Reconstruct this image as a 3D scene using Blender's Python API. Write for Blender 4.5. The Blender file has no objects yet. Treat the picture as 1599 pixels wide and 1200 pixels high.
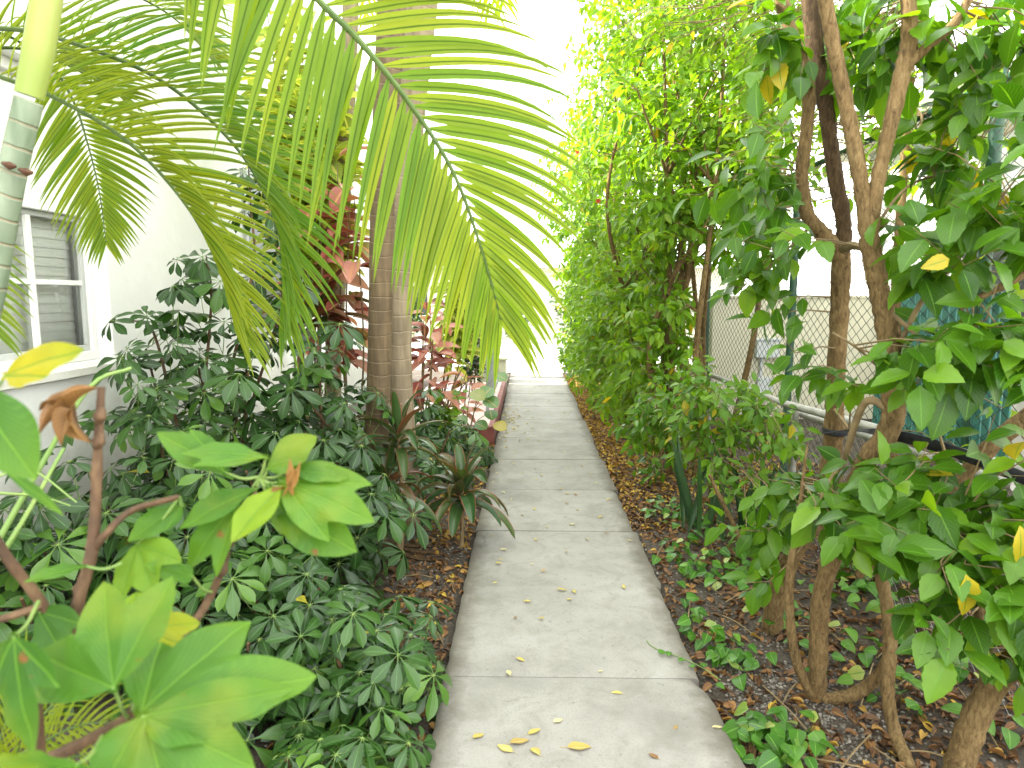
import bpy, math, random
import numpy as np
from mathutils import Vector

SEED = 7
rng = np.random.default_rng(SEED)
random.seed(SEED)
D2R = math.radians
sc = bpy.context.scene
COL = sc.collection

# ------------------------------------------------------------------ camera model
W, H, F = 1599.0, 1200.0, 1066.0
PITCH, YAW, CAMZ = D2R(7.38), D2R(1.32), 1.6
CAM = np.array([0.0, 0.0, CAMZ])
_r = np.array([math.cos(YAW), math.sin(YAW), 0])
_fh = np.array([-math.sin(YAW), math.cos(YAW), 0])
_z = np.array([0, 0, 1.0])
_f = _fh * math.cos(PITCH) - _z * math.sin(PITCH)
_u = _fh * math.sin(PITCH) + _z * math.cos(PITCH)


def ray(px, py):
    return _r * ((px - W / 2) / F) + _u * (-(py - H / 2) / F) + _f


def at(px, py, Y):            # point seen at that spot of the photo, Y metres down the path
    d = ray(px, py)
    return CAM + d * (Y / d[1])


def atx(px, py, X):
    d = ray(px, py)
    return CAM + d * (X / d[0])


def atz(px, py, Z=0.0):
    d = ray(px, py)
    return CAM + d * ((Z - CAMZ) / d[2])


def nrm(v):
    v = np.asarray(v, float)
    return v / (np.linalg.norm(v, axis=-1, keepdims=True) + 1e-12)


# ------------------------------------------------------------------ mesh builder
class MB:
    def __init__(s):
        s.V, s.L, s.C, s.UV, s.R, s.M, s.n = [], [], [], [], [], [], 0

    def add(s, v, loops, counts, uv=None, rnd=0.5, mi=0):
        v = np.asarray(v, float).reshape(-1, 3)
        k = len(v)
        s.V.append(v)
        s.L.append(np.asarray(loops, np.int64).ravel() + s.n)
        counts = np.asarray(counts, np.int64).ravel()
        s.C.append(counts)
        s.UV.append(np.zeros((k, 2)) if uv is None else np.asarray(uv, float).reshape(-1, 2))
        s.R.append(np.broadcast_to(np.asarray(rnd, float), (k,)).copy())
        s.M.append(np.full(len(counts), mi, np.int64))
        s.n += k

    def faces(s, v, fs, uv=None, rnd=0.5, mi=0):
        s.add(v, [i for f in fs for i in f], [len(f) for f in fs], uv, rnd, mi)

    def inst(s, t, M, P, rnd, mi=0):
        M = np.asarray(M, float); P = np.asarray(P, float)
        K, N = len(P), len(t['v'])
        if K == 0:
            return
        V = np.einsum('kij,nj->kni', M, t['v']) + P[:, None, :]
        lp = t['l'][None, :] + (np.arange(K) * N)[:, None]
        s.add(V, lp, np.tile(t['c'], K), np.tile(t['uv'], (K, 1)), np.repeat(np.asarray(rnd, float), N), mi)

    def grid(s, P, uv=None, rnd=0.5, mi=0):     # P: (a, b, 3)
        a, b = P.shape[:2]
        i = np.arange(a * b).reshape(a, b)
        q = np.stack([i[:-1, :-1], i[:-1, 1:], i[1:, 1:], i[1:, :-1]], -1).reshape(-1, 4)
        s.add(P, q, np.full(len(q), 4), uv, rnd, mi)

    def tube(s, pts, rad, sides=8, rnd=0.5, mi=0, sub=0, wob=0.0):
        pts = np.asarray(pts, float)
        rad = np.asarray(rad, float) if np.ndim(rad) else np.full(len(pts), float(rad))
        if len(rad) != len(pts):
            rad = np.interp(np.linspace(0, 1, len(pts)), np.linspace(0, 1, len(rad)), rad)
        if sub:
            pts, rad = spline(pts, sub), np.interp(np.linspace(0, 1, (len(pts) - 1) * sub + 1), np.linspace(0, 1, len(rad)), rad)
        T = nrm(np.gradient(pts, axis=0))
        ref = np.array([0.31, 0.17, 0.93]) if abs(T[0][2]) < 0.8 else np.array([0.9, 0.3, 0.1])
        X = nrm(np.cross(T, ref)); Yv = np.cross(X, T)
        a = np.linspace(0, 2 * math.pi, sides + 1)
        ring = np.cos(a)[None, :, None] * X[:, None, :] + np.sin(a)[None, :, None] * Yv[:, None, :]
        rr = np.repeat(rad[:, None], sides + 1, 1)
        if wob:
            w = 1 + wob * rng.standard_normal((len(pts), sides + 1)) * 0.5 + wob * rng.standard_normal((len(pts), 1)) * 0.5
            w[:, -1] = w[:, 0]
            rr = rr * w
        P = pts[:, None, :] + ring * rr[..., None]
        ln = np.concatenate([[0], np.cumsum(np.linalg.norm(np.diff(pts, axis=0), axis=1))])
        uv = np.stack(np.broadcast_arrays((a / (2 * math.pi))[None, :], ln[:, None]), -1)
        s.grid(P, uv, rnd, mi)
        for k, rev in ((0, True), (len(pts) - 1, False)):
            ids = list(range(sides))
            s.faces(P[k][:sides], [ids[::-1] if rev else ids], None, rnd, mi)

    def box(s, lo, hi, mi=0, rnd=0.5):
        x0, y0, z0 = lo; x1, y1, z1 = hi
        v = [(x0, y0, z0), (x1, y0, z0), (x1, y1, z0), (x0, y1, z0), (x0, y0, z1), (x1, y0, z1), (x1, y1, z1), (x0, y1, z1)]
        s.faces(v, [(0, 3, 2, 1), (4, 5, 6, 7), (0, 1, 5, 4), (1, 2, 6, 5), (2, 3, 7, 6), (3, 0, 4, 7)], None, rnd, mi)

    def build(s, name, mats, parent=None, smooth=True, loc=None, bevel=0.0):
        me = bpy.data.meshes.new(name)
        V = np.concatenate(s.V) if s.V else np.zeros((0, 3))
        if loc is not None:
            V = V - np.asarray(loc, float)
        L = np.concatenate(s.L); C = np.concatenate(s.C); M = np.concatenate(s.M)
        UV = np.concatenate(s.UV); R = np.concatenate(s.R)
        me.vertices.add(len(V)); me.vertices.foreach_set('co', V.ravel().astype(np.float32))
        me.loops.add(len(L)); me.loops.foreach_set('vertex_index', L.astype(np.int32))
        me.polygons.add(len(C))
        st = np.concatenate([[0], np.cumsum(C)[:-1]])
        me.polygons.foreach_set('loop_start', st.astype(np.int32))
        me.polygons.foreach_set('material_index', M.astype(np.int32))
        me.polygons.foreach_set('use_smooth', np.full(len(C), smooth))
        me.update(calc_edges=True)
        uvl = me.uv_layers.new(name='UVMap')
        uvl.data.foreach_set('uv', UV[L].ravel().astype(np.float32))
        at_ = me.attributes.new('rnd', 'FLOAT', 'POINT')
        at_.data.foreach_set('value', R.astype(np.float32))
        for m in (mats if isinstance(mats, (list, tuple)) else [mats]):
            me.materials.append(m)
        o = bpy.data.objects.new(name, me)
        COL.objects.link(o)
        if loc is not None:
            o.location = loc
        if parent is not None:
            o.parent = parent
        if bevel:
            b = o.modifiers.new('bevel', 'BEVEL'); b.width = bevel; b.segments = 2; b.limit_method = 'ANGLE'
        return o


def spline(p, sub):
    p = np.asarray(p, float)
    q = np.vstack([2 * p[0] - p[1], p, 2 * p[-1] - p[-2]])
    out = []
    for i in range(1, len(q) - 2):
        for k in range(sub):
            t = k / sub
            a, b, c, d = q[i - 1], q[i], q[i + 1], q[i + 2]
            out.append(0.5 * ((2 * b) + (c - a) * t + (2 * a - 5 * b + 4 * c - d) * t * t + (-a + 3 * b - 3 * c + d) * t ** 3))
    out.append(p[-1])
    return np.array(out)


def frames(d, n):
    """matrices whose columns are (side, along, normal)"""
    y = nrm(d); x = nrm(np.cross(y, n)); z = np.cross(x, y)
    return np.stack([x, y, z], -1)


# ------------------------------------------------------------------ leaf templates
def strip_leaf(n=4, wid=0.45, peak=0.4, sharp=1.0, fold=0.12, droop=0.12, start=0.0, serr=0.0, cols=3, wave=0.0):
    t = np.linspace(0, 1, n + 1)
    tt = np.clip((t - start) / (1 - start), 0, 1)
    k = math.log(0.5) / math.log(peak)
    w = np.sin(math.pi * tt ** k) ** sharp * wid / 2
    w[0] = max(w[0], 0.008); w[-1] = 0.002
    if serr:
        w[1:-1] *= 1 + serr * np.where(np.arange(1, n) % 2, 1, -1)
    us = np.linspace(-1, 1, cols)
    P = np.zeros((n + 1, cols, 3))
    P[..., 0] = us[None, :] * w[:, None]
    P[..., 1] = t[:, None] - (0.015 if serr else 0) * np.abs(us)[None, :]
    P[..., 2] = np.abs(us)[None, :] * w[:, None] * fold * 2 - droop * t[:, None] ** 2 + wave * np.sin(t * 9)[:, None] * np.abs(us)[None, :]
    uv = np.stack(np.broadcast_arrays((us / 2 + 0.5)[None, :], t[:, None]), -1)
    i = np.arange((n + 1) * cols).reshape(n + 1, cols)
    q = np.stack([i[:-1, :-1], i[:-1, 1:], i[1:, 1:], i[1:, :-1]], -1).reshape(-1, 4)
    return dict(v=P.reshape(-1, 3), uv=uv.reshape(-1, 2), l=q.ravel(), c=np.full(len(q), 4))


T_FAR = strip_leaf(3, 0.46, 0.42, 1.0, 0.2, 0.15)
T_HIB = strip_leaf(12, 0.56, 0.40, 0.85, 0.16, 0.22, start=0.06, serr=0.055, wave=0.006)
T_SCH = strip_leaf(6, 0.40, 0.66, 0.8, 0.14, 0.20, start=0.04)
T_CRO = strip_leaf(8, 0.46, 0.5, 0.8, 0.25, 0.35, wave=0.02)
T_POT = strip_leaf(6, 0.78, 0.32, 0.7, 0.14, 0.25)
T_DRY = strip_leaf(5, 0.5, 0.45, 1.0, 0.5, 0.3, wave=0.04)
T_PATH = strip_leaf(8, 0.46, 0.42, 0.9, 0.30, 0.10, serr=0.03)

# ------------------------------------------------------------------ materials
MATS = {}


def newmat(name):
    m = bpy.data.materials.new(name); m.use_nodes = True
    nt = m.node_tree
    for n in list(nt.nodes):
        nt.nodes.remove(n)
    out = nt.nodes.new('ShaderNodeOutputMaterial')
    MATS[name] = m
    return m, nt, out


def N(nt, kind, **kw):
    n = nt.nodes.new(kind)
    for k, v in kw.items():
        if k in n.inputs.keys():
            n.inputs[k].default_value = v
        else:
            setattr(n, k, v)
    return n


def ramp(nt, fac, stops, interp='LINEAR'):
    r = nt.nodes.new('ShaderNodeValToRGB'); r.color_ramp.interpolation = interp
    e = r.color_ramp.elements
    while len(e) < len(stops):
        e.new(0.5)
    for el, (p, c) in zip(e, stops):
        el.position = p; el.color = (*c, 1) if len(c) == 3 else c
    if fac is not None:
        nt.links.new(fac, r.inputs[0])
    return r.outputs[0]


def mathn(nt, op, a, b=None, c=None):
    n = nt.nodes.new('ShaderNodeMath'); n.operation = op
    for i, x in enumerate((a, b, c)):
        if x is None:
            continue
        if isinstance(x, (int, float)):
            n.inputs[i].default_value = x
        else:
            nt.links.new(x, n.inputs[i])
    return n.outputs[0]


def mixc(nt, fac, a, b, mode='MIX'):
    n = nt.nodes.new('ShaderNodeMix'); n.data_type = 'RGBA'; n.blend_type = mode
    for i, x in ((0, fac), (6, a), (7, b)):
        if isinstance(x, (int, float)):
            n.inputs[i].default_value = x
        elif isinstance(x, tuple):
            n.inputs[i].default_value = (*x, 1)
        else:
            nt.links.new(x, n.inputs[i])
    return n.outputs[2]


def leafmat(name, stops, tr=(1.6, 1.5, 0.5), trf=0.4, rough=0.4, vein=None, vk=26.0, vs=0.45, vw=0.06, ribw=0.035, edge=None, edgew=0.42, blot=0.25, spec=0.5, bump=0.25):
    m, nt, out = newmat(name)
    lk = nt.links.new
    a = N(nt, 'ShaderNodeAttribute', attribute_name='rnd')
    col = ramp(nt, a.outputs['Fac'], stops)
    uv = N(nt, 'ShaderNodeUVMap')
    sx = N(nt, 'ShaderNodeSeparateXYZ'); lk(uv.outputs[0], sx.inputs[0])
    du = mathn(nt, 'ABSOLUTE', mathn(nt, 'SUBTRACT', sx.outputs[0], 0.5))
    geo = N(nt, 'ShaderNodeTexCoord')
    nz = N(nt, 'ShaderNodeTexNoise', Scale=22.0, Detail=3.0); lk(geo.outputs['Object'], nz.inputs['Vector'])
    dark = mixc(nt, 1.0, col, (0.62, 0.66, 0.6), 'MULTIPLY')
    f = mathn(nt, 'MULTIPLY', ramp(nt, nz.outputs[0], [(0.35, (0, 0, 0)), (0.65, (1, 1, 1))]), blot)
    col = mixc(nt, f, col, dark)
    hgt = None
    if vein is not None:
        rib = ramp(nt, du, [(ribw * 0.5, (1, 1, 1)), (ribw, (0, 0, 0))])
        ph = mathn(nt, 'SUBTRACT', mathn(nt, 'MULTIPLY', sx.outputs[1], vk), mathn(nt, 'MULTIPLY', du, vk * 0.75))
        fr = mathn(nt, 'ABSOLUTE', mathn(nt, 'SUBTRACT', mathn(nt, 'FRACT', ph), 0.5))
        sv = ramp(nt, fr, [(vw, (1, 1, 1)), (vw * 2.6, (0, 0, 0))])
        vm = mathn(nt, 'MAXIMUM', rib, mathn(nt, 'MULTIPLY', sv, vs))
        col = mixc(nt, vm, col, vein)
        hgt = vm
    if edge is not None:
        em = ramp(nt, du, [(edgew - 0.04, (0, 0, 0)), (edgew + 0.03, (1, 1, 1))])
        col = mixc(nt, em, col, edge)
    bs = N(nt, 'ShaderNodeBsdfPrincipled', Roughness=rough)
    bs.inputs['Specular IOR Level'].default_value = spec
    lk(col, bs.inputs['Base Color'])
    if hgt is not None and bump:
        bp = N(nt, 'ShaderNodeBump', Strength=bump, Distance=0.002, invert=True); lk(hgt, bp.inputs['Height'])
        lk(bp.outputs[0], bs.inputs['Normal'])
    tl = N(nt, 'ShaderNodeBsdfTranslucent')
    lk(mixc(nt, 1.0, col, tr, 'MULTIPLY'), tl.inputs[0])
    mx = N(nt, 'ShaderNodeMixShader'); mx.inputs[0].default_value = trf
    lk(bs.outputs[0], mx.inputs[1]); lk(tl.outputs[0], mx.inputs[2]); lk(mx.outputs[0], out.inputs[0])
    return m


def surfmat(name, stops, scale=6.0, detail=6.0, rough=0.8, stretch=(1, 1, 1), bump=0.3, bdist=0.01, spots=None, metal=0.0, coords='Object', spec=0.4, dist=0.0):
    m, nt, out = newmat(name)
    lk = nt.links.new
    tc = N(nt, 'ShaderNodeTexCoord')
    mp = N(nt, 'ShaderNodeMapping'); mp.inputs['Scale'].default_value = stretch
    lk(tc.outputs[coords], mp.inputs[0])
    nz = N(nt, 'ShaderNodeTexNoise', Scale=scale, Detail=detail, Roughness=0.62, Distortion=dist); lk(mp.outputs[0], nz.inputs['Vector'])
    col = ramp(nt, nz.outputs[0], stops)
    if spots:
        sc_, c_, lo, hi = spots
        n2 = N(nt, 'ShaderNodeTexNoise', Scale=sc_, Detail=5.0); lk(mp.outputs[0], n2.inputs['Vector'])
        col = mixc(nt, ramp(nt, n2.outputs[0], [(lo, (0, 0, 0)), (hi, (1, 1, 1))]), col, c_)
    bs = N(nt, 'ShaderNodeBsdfPrincipled', Roughness=rough, Metallic=metal)
    bs.inputs['Specular IOR Level'].default_value = spec
    lk(col, bs.inputs['Base Color'])
    if bump:
        n3 = N(nt, 'ShaderNodeTexNoise', Scale=scale * 4, Detail=8.0, Roughness=0.7); lk(mp.outputs[0], n3.inputs['Vector'])
        bp = N(nt, 'ShaderNodeBump', Strength=bump, Distance=bdist); lk(n3.outputs[0], bp.inputs['Height'])
        lk(bp.outputs[0], bs.inputs['Normal'])
    lk(bs.outputs[0], out.inputs[0])
    return m


def barkmat(name, c0, c1, c2):
    m, nt, out = newmat(name); lk = nt.links.new
    tc = N(nt, 'ShaderNodeTexCoord')
    mp = N(nt, 'ShaderNodeMapping'); mp.inputs['Scale'].default_value = (1, 1, .33); lk(tc.outputs['Object'], mp.inputs[0])
    a = N(nt, 'ShaderNodeTexNoise', Scale=75.0, Detail=6.0, Roughness=0.7, Distortion=0.6); lk(mp.outputs[0], a.inputs['Vector'])
    b_ = N(nt, 'ShaderNodeTexNoise', Scale=7.0, Detail=5.0); lk(tc.outputs['Object'], b_.inputs['Vector'])
    v = N(nt, 'ShaderNodeTexVoronoi', Scale=38.0); lk(mp.outputs[0], v.inputs['Vector'])
    f = mathn(nt, 'ADD', mathn(nt, 'MULTIPLY', a.outputs[0], .72), mathn(nt, 'MULTIPLY', b_.outputs[0], .28))
    col = ramp(nt, f, [(.36, c0), (.49, c1), (.64, c2)])
    col = mixc(nt, mathn(nt, 'MULTIPLY', ramp(nt, v.outputs['Distance'], [(.10, (1, 1, 1)), (.26, (0, 0, 0))]), .45), col, c0)
    bs = N(nt, 'ShaderNodeBsdfPrincipled', Roughness=.88); lk(col, bs.inputs['Base Color']); bs.inputs['Specular IOR Level'].default_value = .2
    bp = N(nt, 'ShaderNodeBump', Strength=.9, Distance=.006); lk(mathn(nt, 'ADD', a.outputs[0], mathn(nt, 'MULTIPLY', b_.outputs[0], 1.2)), bp.inputs['Height']); lk(bp.outputs[0], bs.inputs['Normal'])
    lk(bs.outputs[0], out.inputs[0])
    return m


YEL = (0.42, 0.33, 0.02)
M_HIB = leafmat('hibiscus_leaf', [(0.0, (0.024, 0.080, 0.005)), (0.45, (0.060, 0.155, 0.008)), (0.9, (0.12, 0.24, 0.013)), (0.965, (0.15, 0.27, 0.01)), (0.975, YEL)],
                tr=(1.7, 1.6, 0.35), trf=0.40, rough=0.30, vein=(0.10, 0.23, 0.02), vk=9, vs=0.3, vw=0.05, spec=0.32, blot=0.35)
M_HEDGE = leafmat('hedge_leaf', [(0.0, (0.07, 0.17, 0.010)), (0.5, (0.125, 0.255, 0.015)), (0.93, (0.18, 0.30, 0.022)), (0.97, (0.24, 0.32, 0.015)), (0.98, YEL)],
                  tr=(1.9, 1.7, 0.5), trf=0.52, rough=0.36, spec=0.35, blot=0.35)
M_SCH = leafmat('umbrella_plant_leaf', [(0.0, (0.009, 0.032, 0.005)), (0.6, (0.024, 0.068, 0.010)), (0.86, (0.052, 0.125, 0.014)), (0.96, (0.09, 0.18, 0.018)), (0.985, (0.30, 0.26, 0.02))],
                tr=(1.3, 1.6, 0.4), trf=0.18, rough=0.30, vein=(0.06, 0.14, 0.035), vk=10, vs=0.10, ribw=0.05, blot=0.2, spec=0.4)
M_PALM = leafmat('palm_leaflet', [(0.0, (0.075, 0.18, 0.016)), (0.5, (0.140, 0.222, 0.020)), (1.0, (0.22, 0.27, 0.022))],
                 tr=(2.0, 1.85, 0.6), trf=0.60, rough=0.38, vein=(0.05, 0.10, 0.006), vk=0.0, vs=0.0, ribw=0.10, blot=0.12, spec=0.22)
M_FORE = leafmat('lobed_leaf', [(0.0, (0.036, 0.115, 0.012)), (0.6, (0.072, 0.18, 0.018)), (0.9, (0.18, 0.28, 0.012)), (1.0, (0.36, 0.31, 0.015))],
                 tr=(1.6, 1.6, 0.35), trf=0.42, rough=0.40, vein=(0.12, 0.26, 0.035), vk=12, vs=0.16, vw=0.10, ribw=0.035, blot=0.5, spec=0.25, bump=0.8)
M_CORD = leafmat('cordyline_leaf', [(0.0, (0.022, 0.070, 0.018)), (0.4, (0.055, 0.095, 0.022)), (0.7, (0.11, 0.040, 0.022)), (1.0, (0.20, 0.13, 0.03))],
                 tr=(1.6, 1.2, 0.7), trf=0.25, rough=0.33, vein=(0.05, 0.09, 0.03), vk=0.0, vs=0.0, ribw=0.06, edge=(0.28, 0.075, 0.06), edgew=0.465)
M_CROR = leafmat('red_croton_leaf', [(0.0, (0.10, 0.02, 0.018)), (0.25, (0.26, 0.045, 0.04)), (0.5, (0.50, 0.20, 0.17)), (0.68, (0.58, 0.33, 0.27)), (0.8, (0.48, 0.22, 0.06)), (1.0, (0.14, 0.18, 0.03))],
                 tr=(1.3, 1.1, 0.9), trf=0.3, rough=0.4, vein=(0.55, 0.26, 0.14), vk=11, vs=0.5, vw=0.06, ribw=0.09)
M_CROY = leafmat('yellow_croton_leaf', [(0.0, (0.05, 0.15, 0.012)), (0.5, (0.14, 0.28, 0.02)), (1.0, (0.34, 0.38, 0.03))],
                 tr=(1.5, 1.5, 0.6), trf=0.42, rough=0.4, vein=(0.72, 0.70, 0.22), vk=11, vs=0.9, vw=0.09, ribw=0.12, spec=0.3)
M_POT = leafmat('pothos_leaf', [(0.0, (0.03, 0.11, 0.008)), (0.6, (0.06, 0.18, 0.012)), (0.85, (0.13, 0.26, 0.03)), (1.0, (0.36, 0.42, 0.12))],
                tr=(1.5, 1.5, 0.5), trf=0.3, rough=0.32, vein=(0.12, 0.26, 0.04), vk=7, vs=0.2, ribw=0.05, blot=0.6, spec=0.35)
M_SNAKE = leafmat('snake_plant_leaf', [(0.0, (0.010, 0.040, 0.008)), (1.0, (0.030, 0.085, 0.014))], trf=0.08, rough=0.4, vein=(0.05, 0.10, 0.045), vk=22, vs=0.5, vw=0.16, ribw=0.0)
M_GRAPE = leafmat('round_leaf', [(0.0, (0.06, 0.16, 0.05)), (0.7, (0.12, 0.24, 0.07)), (1.0, (0.40, 0.30, 0.04))], trf=0.25, rough=0.35, vein=(0.3, 0.25, 0.1), vk=5, vs=0.3, ribw=0.05)
M_LITTER = leafmat('dry_leaf', [(0.0, (0.05, 0.022, 0.010)), (0.3, (0.13, 0.055, 0.018)), (0.55, (0.25, 0.12, 0.035)), (0.75, (0.38, 0.22, 0.035)), (1.0, (0.50, 0.34, 0.035))],
                   tr=(1.2, 1.1, 0.8), trf=0.15, rough=0.7, vein=(0.4, 0.25, 0.08), vk=9, vs=0.2, blot=0.5)
M_FALLEN = leafmat('fallen_leaf', [(0.0, (0.15, 0.055, 0.02)), (0.25, (0.27, 0.16, 0.04)), (0.5, (0.38, 0.30, 0.055)), (0.8, (0.45, 0.38, 0.11)), (1.0, (0.48, 0.44, 0.24))],
                   tr=(1.2, 1.1, 0.8), trf=0.15, rough=0.65, vein=(0.6, 0.5, 0.2), vk=9, vs=0.3, blot=0.5)
M_BARK = barkmat('tan_bark', (0.048, 0.030, 0.012), (0.135, 0.088, 0.036), (0.215, 0.15, 0.068))
M_BARKD = barkmat('dark_bark', (0.024, 0.014, 0.007), (0.062, 0.039, 0.018), (0.11, 0.07, 0.034))
M_TWIG = surfmat('twig', [(0.3, (0.11, 0.075, 0.035)), (0.7, (0.26, 0.19, 0.09))], 14, 5, 0.8, bump=0.3)
M_GSTEM = surfmat('green_stem', [(0.3, (0.10, 0.19, 0.04)), (0.7, (0.20, 0.28, 0.07))], 10, 4, 0.5, bump=0.1)
M_RSTEM = surfmat('brown_stem', [(0.3, (0.040, 0.021, 0.010)), (0.5, (0.085, 0.044, 0.020)), (0.7, (0.17, 0.10, 0.05))], 30, 6, 0.7, (1, 1, 0.5), 0.7, 0.004)
M_PSTEM = surfmat('palm_frond_stem', [(0.3, (0.035, 0.075, 0.012)), (0.7, (0.085, 0.135, 0.024))], 12, 4, 0.45, bump=0.1)


def ringmat(name, c0, c1, ring, per, rough=0.75, rw=0.06, streak=20, rk=0.8):
    m, nt, out = newmat(name); lk = nt.links.new
    uv = N(nt, 'ShaderNodeUVMap'); sx = N(nt, 'ShaderNodeSeparateXYZ'); lk(uv.outputs[0], sx.inputs[0])
    tc = N(nt, 'ShaderNodeTexCoord')
    mp = N(nt, 'ShaderNodeMapping'); mp.inputs['Scale'].default_value = (streak, streak, streak * 0.12); lk(tc.outputs['Object'], mp.inputs[0])
    nz = N(nt, 'ShaderNodeTexNoise', Scale=2.0, Detail=6.0); lk(mp.outputs[0], nz.inputs['Vector'])
    n2 = N(nt, 'ShaderNodeTexNoise', Scale=5.0, Detail=5.0); lk(tc.outputs['Object'], n2.inputs['Vector'])
    col = ramp(nt, nz.outputs[0], [(0.3, c0), (0.7, c1)])
    col = mixc(nt, mathn(nt, 'MULTIPLY', ramp(nt, n2.outputs[0], [(0.45, (0, 0, 0)), (0.7, (1, 1, 1))]), 0.45), col, tuple(x * 0.5 for x in c0))
    ph = mathn(nt, 'ADD', mathn(nt, 'DIVIDE', sx.outputs[1], per), mathn(nt, 'MULTIPLY', n2.outputs[0], 0.55))
    fr = mathn(nt, 'ABSOLUTE', mathn(nt, 'SUBTRACT', mathn(nt, 'FRACT', ph), 0.5))
    rm = ramp(nt, fr, [(rw * 0.4, (1, 1, 1)), (rw, (0, 0, 0))])
    col = mixc(nt, mathn(nt, 'MULTIPLY', rm, mathn(nt, 'MULTIPLY', n2.outputs[0], rk)), col, ring)
    bs = N(nt, 'ShaderNodeBsdfPrincipled', Roughness=rough); lk(col, bs.inputs['Base Color'])
    bp = N(nt, 'ShaderNodeBump', Strength=0.6, Distance=0.006)
    lk(mathn(nt, 'ADD', mathn(nt, 'MULTIPLY', nz.outputs[0], 0.6), rm), bp.inputs['Height']); lk(bp.outputs[0], bs.inputs['Normal'])
    lk(bs.outputs[0], out.inputs[0])
    return m


M_PTRUNK = ringmat('palm_trunk_grey', (0.085, 0.055, 0.026), (0.165, 0.113, 0.058), (0.23, 0.17, 0.10), 0.078)
M_PALE = ringmat('palm_trunk_pale', (0.20, 0.15, 0.09), (0.32, 0.25, 0.165), (0.38, 0.30, 0.21), 0.10)
M_NTRUNK = ringmat('palm_trunk_green', (0.12, 0.165, 0.10), (0.235, 0.285, 0.195), (0.26, 0.185, 0.11), 0.058, 0.5, 0.08, 12, 1.0)
M_SHAFT = surfmat('crownshaft_green', [(0.3, (0.16, 0.23, 0.045)), (0.55, (0.26, 0.32, 0.07)), (0.75, (0.34, 0.32, 0.11))], 4, 5, 0.4, (1, 1, 0.25), 0.15)

M_WHITE = surfmat('white_stucco', [(0.3, (0.72, 0.72, 0.70)), (0.7, (0.80, 0.80, 0.78))], 2.5, 6, 0.85, bump=0.6, bdist=0.006, spots=(1.1, (0.56, 0.56, 0.52), 0.56, 0.8))
q_nt = M_WHITE.node_tree; q_bs = [n for n in q_nt.nodes if n.type == 'BSDF_PRINCIPLED'][0]; q_src = q_bs.inputs['Base Color'].links[0].from_socket
q_tc = N(q_nt, 'ShaderNodeTexCoord'); q_sx = N(q_nt, 'ShaderNodeSeparateXYZ'); q_nt.links.new(q_tc.outputs['Object'], q_sx.inputs[0])
q_n = N(q_nt, 'ShaderNodeTexNoise', Scale=4.0, Detail=7.0, Roughness=.7); q_nt.links.new(q_tc.outputs['Object'], q_n.inputs['Vector'])
q_f = ramp(q_nt, mathn(q_nt, 'ADD', q_sx.outputs[2], mathn(q_nt, 'MULTIPLY', q_n.outputs[0], -1.1)), [(0.0, (1, 1, 1)), (0.5, (0, 0, 0))])
q_nt.links.new(mixc(q_nt, mathn(q_nt, 'MULTIPLY', q_f, .6), q_src, (0.36, 0.34, 0.28)), q_bs.inputs['Base Color'])
M_TRIM = surfmat('white_frame', [(0.3, (0.70, 0.70, 0.68)), (0.7, (0.80, 0.80, 0.78))], 3, 3, 0.5, bump=0.05)
M_SILL = surfmat('stained_sill', [(0.3, (0.62, 0.60, 0.55)), (0.7, (0.74, 0.73, 0.69))], 5, 5, 0.8, bump=0.3, spots=(9, (0.42, 0.38, 0.28), 0.60, 0.80))
M_CREAM = surfmat('cream_stucco', [(0.3, (0.52, 0.50, 0.38)), (0.7, (0.60, 0.58, 0.45))], 3, 5, 0.85, bump=0.25, bdist=0.004)
M_GREYBOX = surfmat('grey_box', [(0.3, (0.46, 0.49, 0.50)), (0.7, (0.55, 0.58, 0.59))], 4, 3, 0.5, bump=0.05)
M_GALV = surfmat('galvanised_pipe', [(0.3, (0.24, 0.235, 0.21)), (0.7, (0.40, 0.39, 0.36))], 12, 5, 0.55, metal=0.25, bump=0.15)
M_GREENP = surfmat('green_post', [(0.3, (0.012, 0.05, 0.028)), (0.7, (0.02, 0.075, 0.042))], 12, 4, 0.45, bump=0.1)
M_WIRE = surfmat('dark_green_wire', [(0.3, (0.012, 0.022, 0.017)), (0.7, (0.03, 0.05, 0.04))], 20, 3, 0.5, bump=0)
M_GWIRE = surfmat('grey_wire', [(0.3, (0.25, 0.25, 0.24)), (0.7, (0.40, 0.40, 0.38))], 20, 3, 0.5, metal=0.3, bump=0)
M_SLAT = surfmat('teal_slat', [(0.3, (0.03, 0.14, 0.12)), (0.7, (0.06, 0.21, 0.18))], 6, 4, 0.5, bump=0.1)
M_BLACK = surfmat('black_webbing', [(0.3, (0.018, 0.019, 0.024)), (0.7, (0.035, 0.036, 0.042))], 60, 3, 0.6, bump=0.3, bdist=0.001)
M_DARK = surfmat('dark_opening', [(0.3, (0.03, 0.035, 0.035)), (0.7, (0.05, 0.055, 0.055))], 3, 3, 0.3, bump=0)
M_RAIL = surfmat('grey_railing', [(0.3, (0.30, 0.32, 0.33)), (0.7, (0.42, 0.44, 0.45))], 8, 3, 0.5, metal=0.2, bump=0.1)
M_TILE = surfmat('pink_tile', [(0.3, (0.50, 0.36, 0.34)), (0.7, (0.62, 0.50, 0.47))], 5, 5, 0.6, bump=0.15)
M_REDK = surfmat('red_kerb', [(0.3, (0.13, 0.032, 0.028)), (0.7, (0.26, 0.085, 0.065))], 7, 6, 0.7, bump=0.4)
M_BLIND = surfmat('grey_blind', [(0.3, (0.78, 0.79, 0.73)), (0.7, (0.85, 0.86, 0.80))], 4, 3, 0.6, bump=0.05)
M_STREET = surfmat('pale_street', [(0.3, (0.30, 0.30, 0.29)), (0.7, (0.42, 0.42, 0.40))], 3, 8, 0.9, bump=0.2)
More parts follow.
